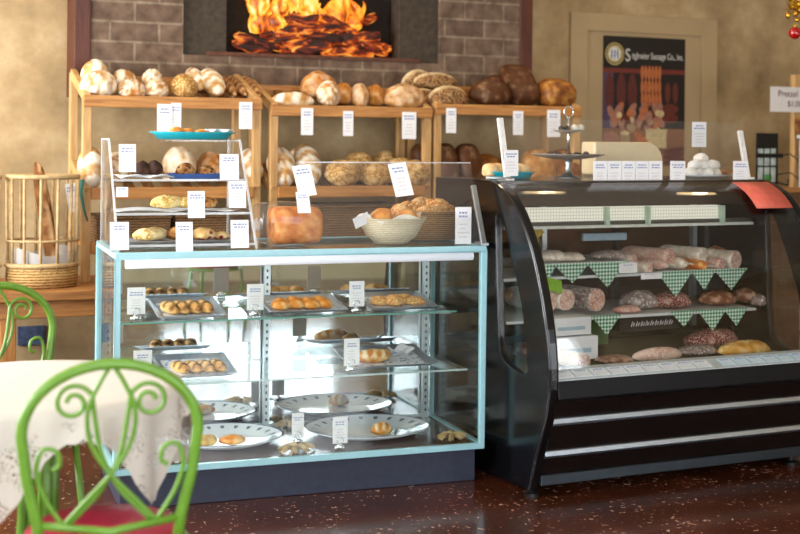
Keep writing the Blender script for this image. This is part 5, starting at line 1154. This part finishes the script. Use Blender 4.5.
# things under the bench
tag(MB().box(-.07, .07, -.02, .0, 0, .10).build('wall_notice', plain('dark_blue_print', '#3d4a66', .5, var=.3, scale=40), None, (onY(31, 345, 6.99).x, 6.999, onY(31, 345, 6.99).z), bevel=.004), 'small dark blue notice fixed low on the wall under the bench', 'notice')
tag(MB().box(-.09, .09, -.08, .08, 0, .09).build('cardboard_box', plain('cardboard', '#8a6f52', .8, var=.05), None, (1.23, 6.5, 0.0), bevel=.004), 'low cardboard box on the floor under the bench', 'box')

# ------------------------------------------------------------------ cafe table and chairs
def CWd(xc, d, z=0): return Vector((xc * CY + d * SY, -xc * SY + d * CY, z))
TP = CWd(-.95, 3.45); TR = .375
tb = thing('cafe_table', 'round cafe table on green iron legs under the lace cloth', 'table', tuple(TP), -YAW)
o = MB(); o.lathe([(0, .705), (TR - .006, .705), (TR - .004, .735), (0, .735)], 48); o.build('tabletop', plain('table_white', '#d9d6cc', .5), tb)
for i in range(4):
    a = PI / 4 + i * PI / 2; o = MB(); o.tube([(.05 * math.cos(a), .05 * math.sin(a), .703), (.045 * math.cos(a), .045 * math.sin(a), .4), (.06 * math.cos(a), .06 * math.sin(a), .2), (.2 * math.cos(a), .2 * math.sin(a), .06), (.26 * math.cos(a), .26 * math.sin(a), .013)], .013, 10); o.build('leg', GREEN, tb, smooth=True)
def lace_mat():
    m = bpy.data.materials.new('white_lace'); m.use_nodes = True; nt = m.node_tree; b = nt.nodes['Principled BSDF']; b.inputs['Base Color'].default_value = lin('#cfc8bf'); b.inputs['Roughness'].default_value = .9
    at = N(nt, 'ShaderNodeAttribute'); at.attribute_name = 'flour'; v = coords(nt)
    vo = N(nt, 'ShaderNodeTexVoronoi'); vo.feature = 'DISTANCE_TO_EDGE'; vo.inputs['Scale'].default_value = 130; nt.links.new(v, vo.inputs['Vector'])
    vr = N(nt, 'ShaderNodeTexNoise'); vr.inputs['Scale'].default_value = 14; nt.links.new(v, vr.inputs['Vector'])
    g = N(nt, 'ShaderNodeMath', operation='GREATER_THAN'); nt.links.new(vo.outputs['Distance'], g.inputs[0]); g.inputs[1].default_value = .22
    h = N(nt, 'ShaderNodeMath', operation='GREATER_THAN'); nt.links.new(vr.outputs[0], h.inputs[0]); h.inputs[1].default_value = .5
    m1 = N(nt, 'ShaderNodeMath', operation='MULTIPLY'); nt.links.new(g.outputs[0], m1.inputs[0]); nt.links.new(h.outputs[0], m1.inputs[1])
    m2 = N(nt, 'ShaderNodeMath', operation='MULTIPLY'); nt.links.new(m1.outputs[0], m2.inputs[0]); nt.links.new(at.outputs['Fac'], m2.inputs[1])
    iv = N(nt, 'ShaderNodeMath', operation='SUBTRACT'); iv.inputs[0].default_value = 1; nt.links.new(m2.outputs[0], iv.inputs[1]); nt.links.new(iv.outputs[0], b.inputs['Alpha']); return m
LACE = lace_mat()
o = MB(); fl = []; NA, NR, NS = 144, 8, 14
vs = []; fs = []
for k in range(NR + NS):
    for j in range(NA):
        a = 2 * PI * j / NA
        lobe = .5 + .5 * math.cos(6 * (a + PI / 2)); drop = .065 + .185 * lobe ** 1.5 + .012 * abs(math.sin(a * 30))
        if k < NR: r = TR * (k / (NR - 1)); x, y, z = r * math.cos(a), r * math.sin(a), .7375; f = 0
        else:
            t_ = (k - NR + 1) / NS; s_ = t_ * drop; fold = .010 * math.sin(a * 18) * min(1, t_ * 2) + .012 * math.sin(a * 6 + .5) * t_
            r = TR + .006 * min(1, s_ / .02) + fold + .02 * t_; x, y, z = r * math.cos(a), r * math.sin(a), .7375 - s_; f = smooth01(.25, .45, t_)
        vs.append((x, y, z)); fl.append(f)
for k in range(NR + NS - 1):
    for j in range(NA):
        if k == 0:
            fs.append((j, NA + j, NA + (j + 1) % NA)) if False else None
        fs.append((k * NA + j, k * NA + (j + 1) % NA, (k + 1) * NA + (j + 1) % NA, (k + 1) * NA + j))
o.add(vs, fs)
tc = o.build('lace_tablecloth', LACE, None, tuple(TP), (0, 0, -YAW), smooth=True, flour=fl); tag(tc, 'white lace tablecloth with scalloped edge draped over the round table', 'tablecloth')

def cr(P, n=5):
    out = []
    for i in range(len(P) - 1):
        p0, p1, p2, p3 = P[max(0, i - 1)], P[i], P[i + 1], P[min(len(P) - 1, i + 2)]
        for k in range(n):
            t = k / n; out.append(tuple(.5 * (2 * p1[c] + (p2[c] - p0[c]) * t + (2 * p0[c] - 5 * p1[c] + 4 * p2[c] - p3[c]) * t * t + (3 * p1[c] - p0[c] - 3 * p2[c] + p3[c]) * t ** 3) for c in range(len(p1))))
    return out + [tuple(P[-1])]
def chair(lab, loc, rz):
    """local: chair faces +Y, back at y=0"""
    t_ = thing('bistro_chair', lab, 'chair', loc, rz, 'lime green iron bistro chairs')
    R = .0125; W = .19
    arch = [(-.145, 0, .47), (-.155, 0, .56), (-.178, 0, .66), (-W, 0, .755)] + [(W * math.cos(a), 0, .755 + .15 * math.sin(a)) for a in [PI - PI * i / 20 for i in range(1, 20)]] + [(W, 0, .755), (.178, 0, .66), (.155, 0, .56), (.145, 0, .47)]
    arch = [(x, -.06 * (z - .47), z - .005) for x, _, z in arch]
    hoop = MB().tube(arch, R, 12).build('back_hoop', GREEN, t_, smooth=True)
    for s_ in (-1, 1):
        pts = cr([(-.11, .535), (-.05, .60), (.005, .66), (.045, .73), (.05, .80), (.025, .86), (.0, .90)])
        spc = [(.082 + (.042 - .030 * i / 26) * math.cos(a), .815 + (.042 - .030 * i / 26) * math.sin(a)) for i, a in ((i, PI * .9 - i * .36) for i in range(26))]
        o = MB(); P = [(s_ * x, -.06 * (z - .47), z) for x, z in pts]; o.tube(P, .0055, 8)
        P = [(s_ * x, -.06 * (z - .47) + .004, z) for x, z in cr([(-.09, .545), (-.02, .62), (.02, .70), (.035, .78)] + spc)]; o.tube(P, .0055, 8)
        P = [(s_ * x, -.06 * (z - .47), z) for x, z in cr([(.10, .545), (.14, .61), (.158, .67), (.145, .715), (.115, .71), (.11, .68), (.125, .67)])]; o.tube(P, .0055, 8)
        o.build('scroll', GREEN, hoop, smooth=True)
    o = MB(); o.tube([(-.155, -.005, .55), (0, -.02, .53), (.155, -.005, .55)], .009, 8); o.build('back_rail', GREEN, hoop, smooth=True)
    o = MB(); o.tube([(.19 * math.cos(a), .19 + .19 * math.sin(a), .44) for a in [2 * PI * i / 36 for i in range(36)]], .010, 10, closed=True); o.build('seat_ring', GREEN, t_, smooth=True)
    o = MB(); o.lathe([(0, .445), (.175, .445), (.186, .455), (.184, .475), (.165, .488), (.08, .494), (0, .495)], 36, (0, .19, 0)); o.build('seat_cushion', RED, t_, smooth=True)
    for x, y, x2, y2 in ((-.145, .0, -.17, -.05), (.145, 0, .17, -.05), (-.13, .32, -.165, .37), (.13, .32, .165, .37)):
        o = MB(); o.tube([(x, y, .47 if y == 0 else .44), ((x + x2) / 2, (y + y2) / 2, .22), (x2, y2, .0)], .011, 10); o.build('leg', GREEN, t_, smooth=True)
    return t_
def face(dirx, dird): v = CWd(dirx, dird); return math.atan2(-v.x, v.y)
ch = chair('lime green iron chair with scroll back and red seat, nearest in front of the table', tuple(CWd(-.632, 2.87)), face(-.27, .96))
def another(lab, loc, rz): c = copy_tree(ch); c.location = loc; c.rotation_euler = (0, 0, rz); c['label'] = lab; return c
another('lime green iron chair cut off at the left edge behind the lace table', tuple(CWd(-1.31, 4.27)), face(.6, -.8))
# chairs and tables nearer the windows, seen only in the mirror back of the case
another('lime green iron chair in the room seen in the case mirror, by the window', (2.1, 1.2, 0), .4)
another('lime green iron chair in the room seen in the case mirror, away from the window', (3.6, 1.0, 0), -2.6)

# ------------------------------------------------------------------ lights
world = bpy.data.worlds.new('sky'); scene.world = world; world.use_nodes = True
bgn = world.node_tree.nodes['Background']; bgn.inputs[0].default_value = (.86, .93, 1.0, 1); bgn.inputs[1].default_value = 2.2
def area(name, loc, rot, sx, sy, power, color):
    l = bpy.data.lights.new(name, 'AREA'); l.shape = 'RECTANGLE'; l.size = sx; l.size_y = sy; l.energy = power; l.color = color
    o = bpy.data.objects.new(name, l); COL.objects.link(o); o.location = loc; o.rotation_euler = rot; return o
for i, (p, q, z0, z1) in enumerate(front_ops): area('front_window_daylight', ((p + q) / 2, WY0 - .12, (z0 + z1) / 2), (PI / 2, 0, 0), q - p - .1, z1 - z0 - .1, (90, 62, 34)[i], (.92, .96, 1))
for i, (p, q, z0, z1) in enumerate(left_ops): area('left_window_daylight', (WX0 - .12, (p + q) / 2, (z0 + z1) / 2), (PI / 2, 0, -PI / 2), q - p - .1, z1 - z0 - .1, (45, 230)[i], (1, .98, .95))
# warm ceiling spots over the serving aisle
for i, (x, y) in enumerate(((3.0, 5.95), (4.1, 5.95), (5.1, 5.6), (1.9, 5.9))):
    t_ = thing('ceiling_lamp', 'small warm ceiling spot above the serving aisle, number %s from the oven side' % names1[i], 'lamp', (x, y, WZ), 0, 'warm ceiling spots')
    o = MB(); o.lathe([(.16, -.0), (.16, -.07), (.15, -.07), (.15, -.01), (0, -.01)], 24); o.build('housing', WFR, t_, smooth=True)
    o = MB(); o.lathe([(0, -.06), (.145, -.06), (.145, -.056), (0, -.056)], 20); o.build('bulb', plain('lit_bulb', '#ffe0b0', .5, emit='#ffd9a0', es=7), t_)
    l = bpy.data.lights.new('spot', 'SPOT'); l.energy = 12; l.color = (1, .78, .52); l.spot_size = 1.9; l.spot_blend = .8; l.shadow_soft_size = .05
    lo = bpy.data.objects.new('ceiling_spot_light', l); COL.objects.link(lo); lo.location = (x, y, WZ - .1)

scene.view_settings.view_transform = 'Standard'; scene.view_settings.look = 'None'; scene.view_settings.gamma = 1; scene.view_settings.use_curve_mapping = False
scene.view_settings.exposure = 0.35
scene.cycles.transparent_max_bounces = 40; scene.cycles.max_bounces = 12; scene.cycles.glossy_bounces = 6; scene.cycles.use_denoising = True
scene.cycles.sample_clamp_indirect = 8; scene.cycles.caustics_reflective = False; scene.cycles.caustics_refractive = False
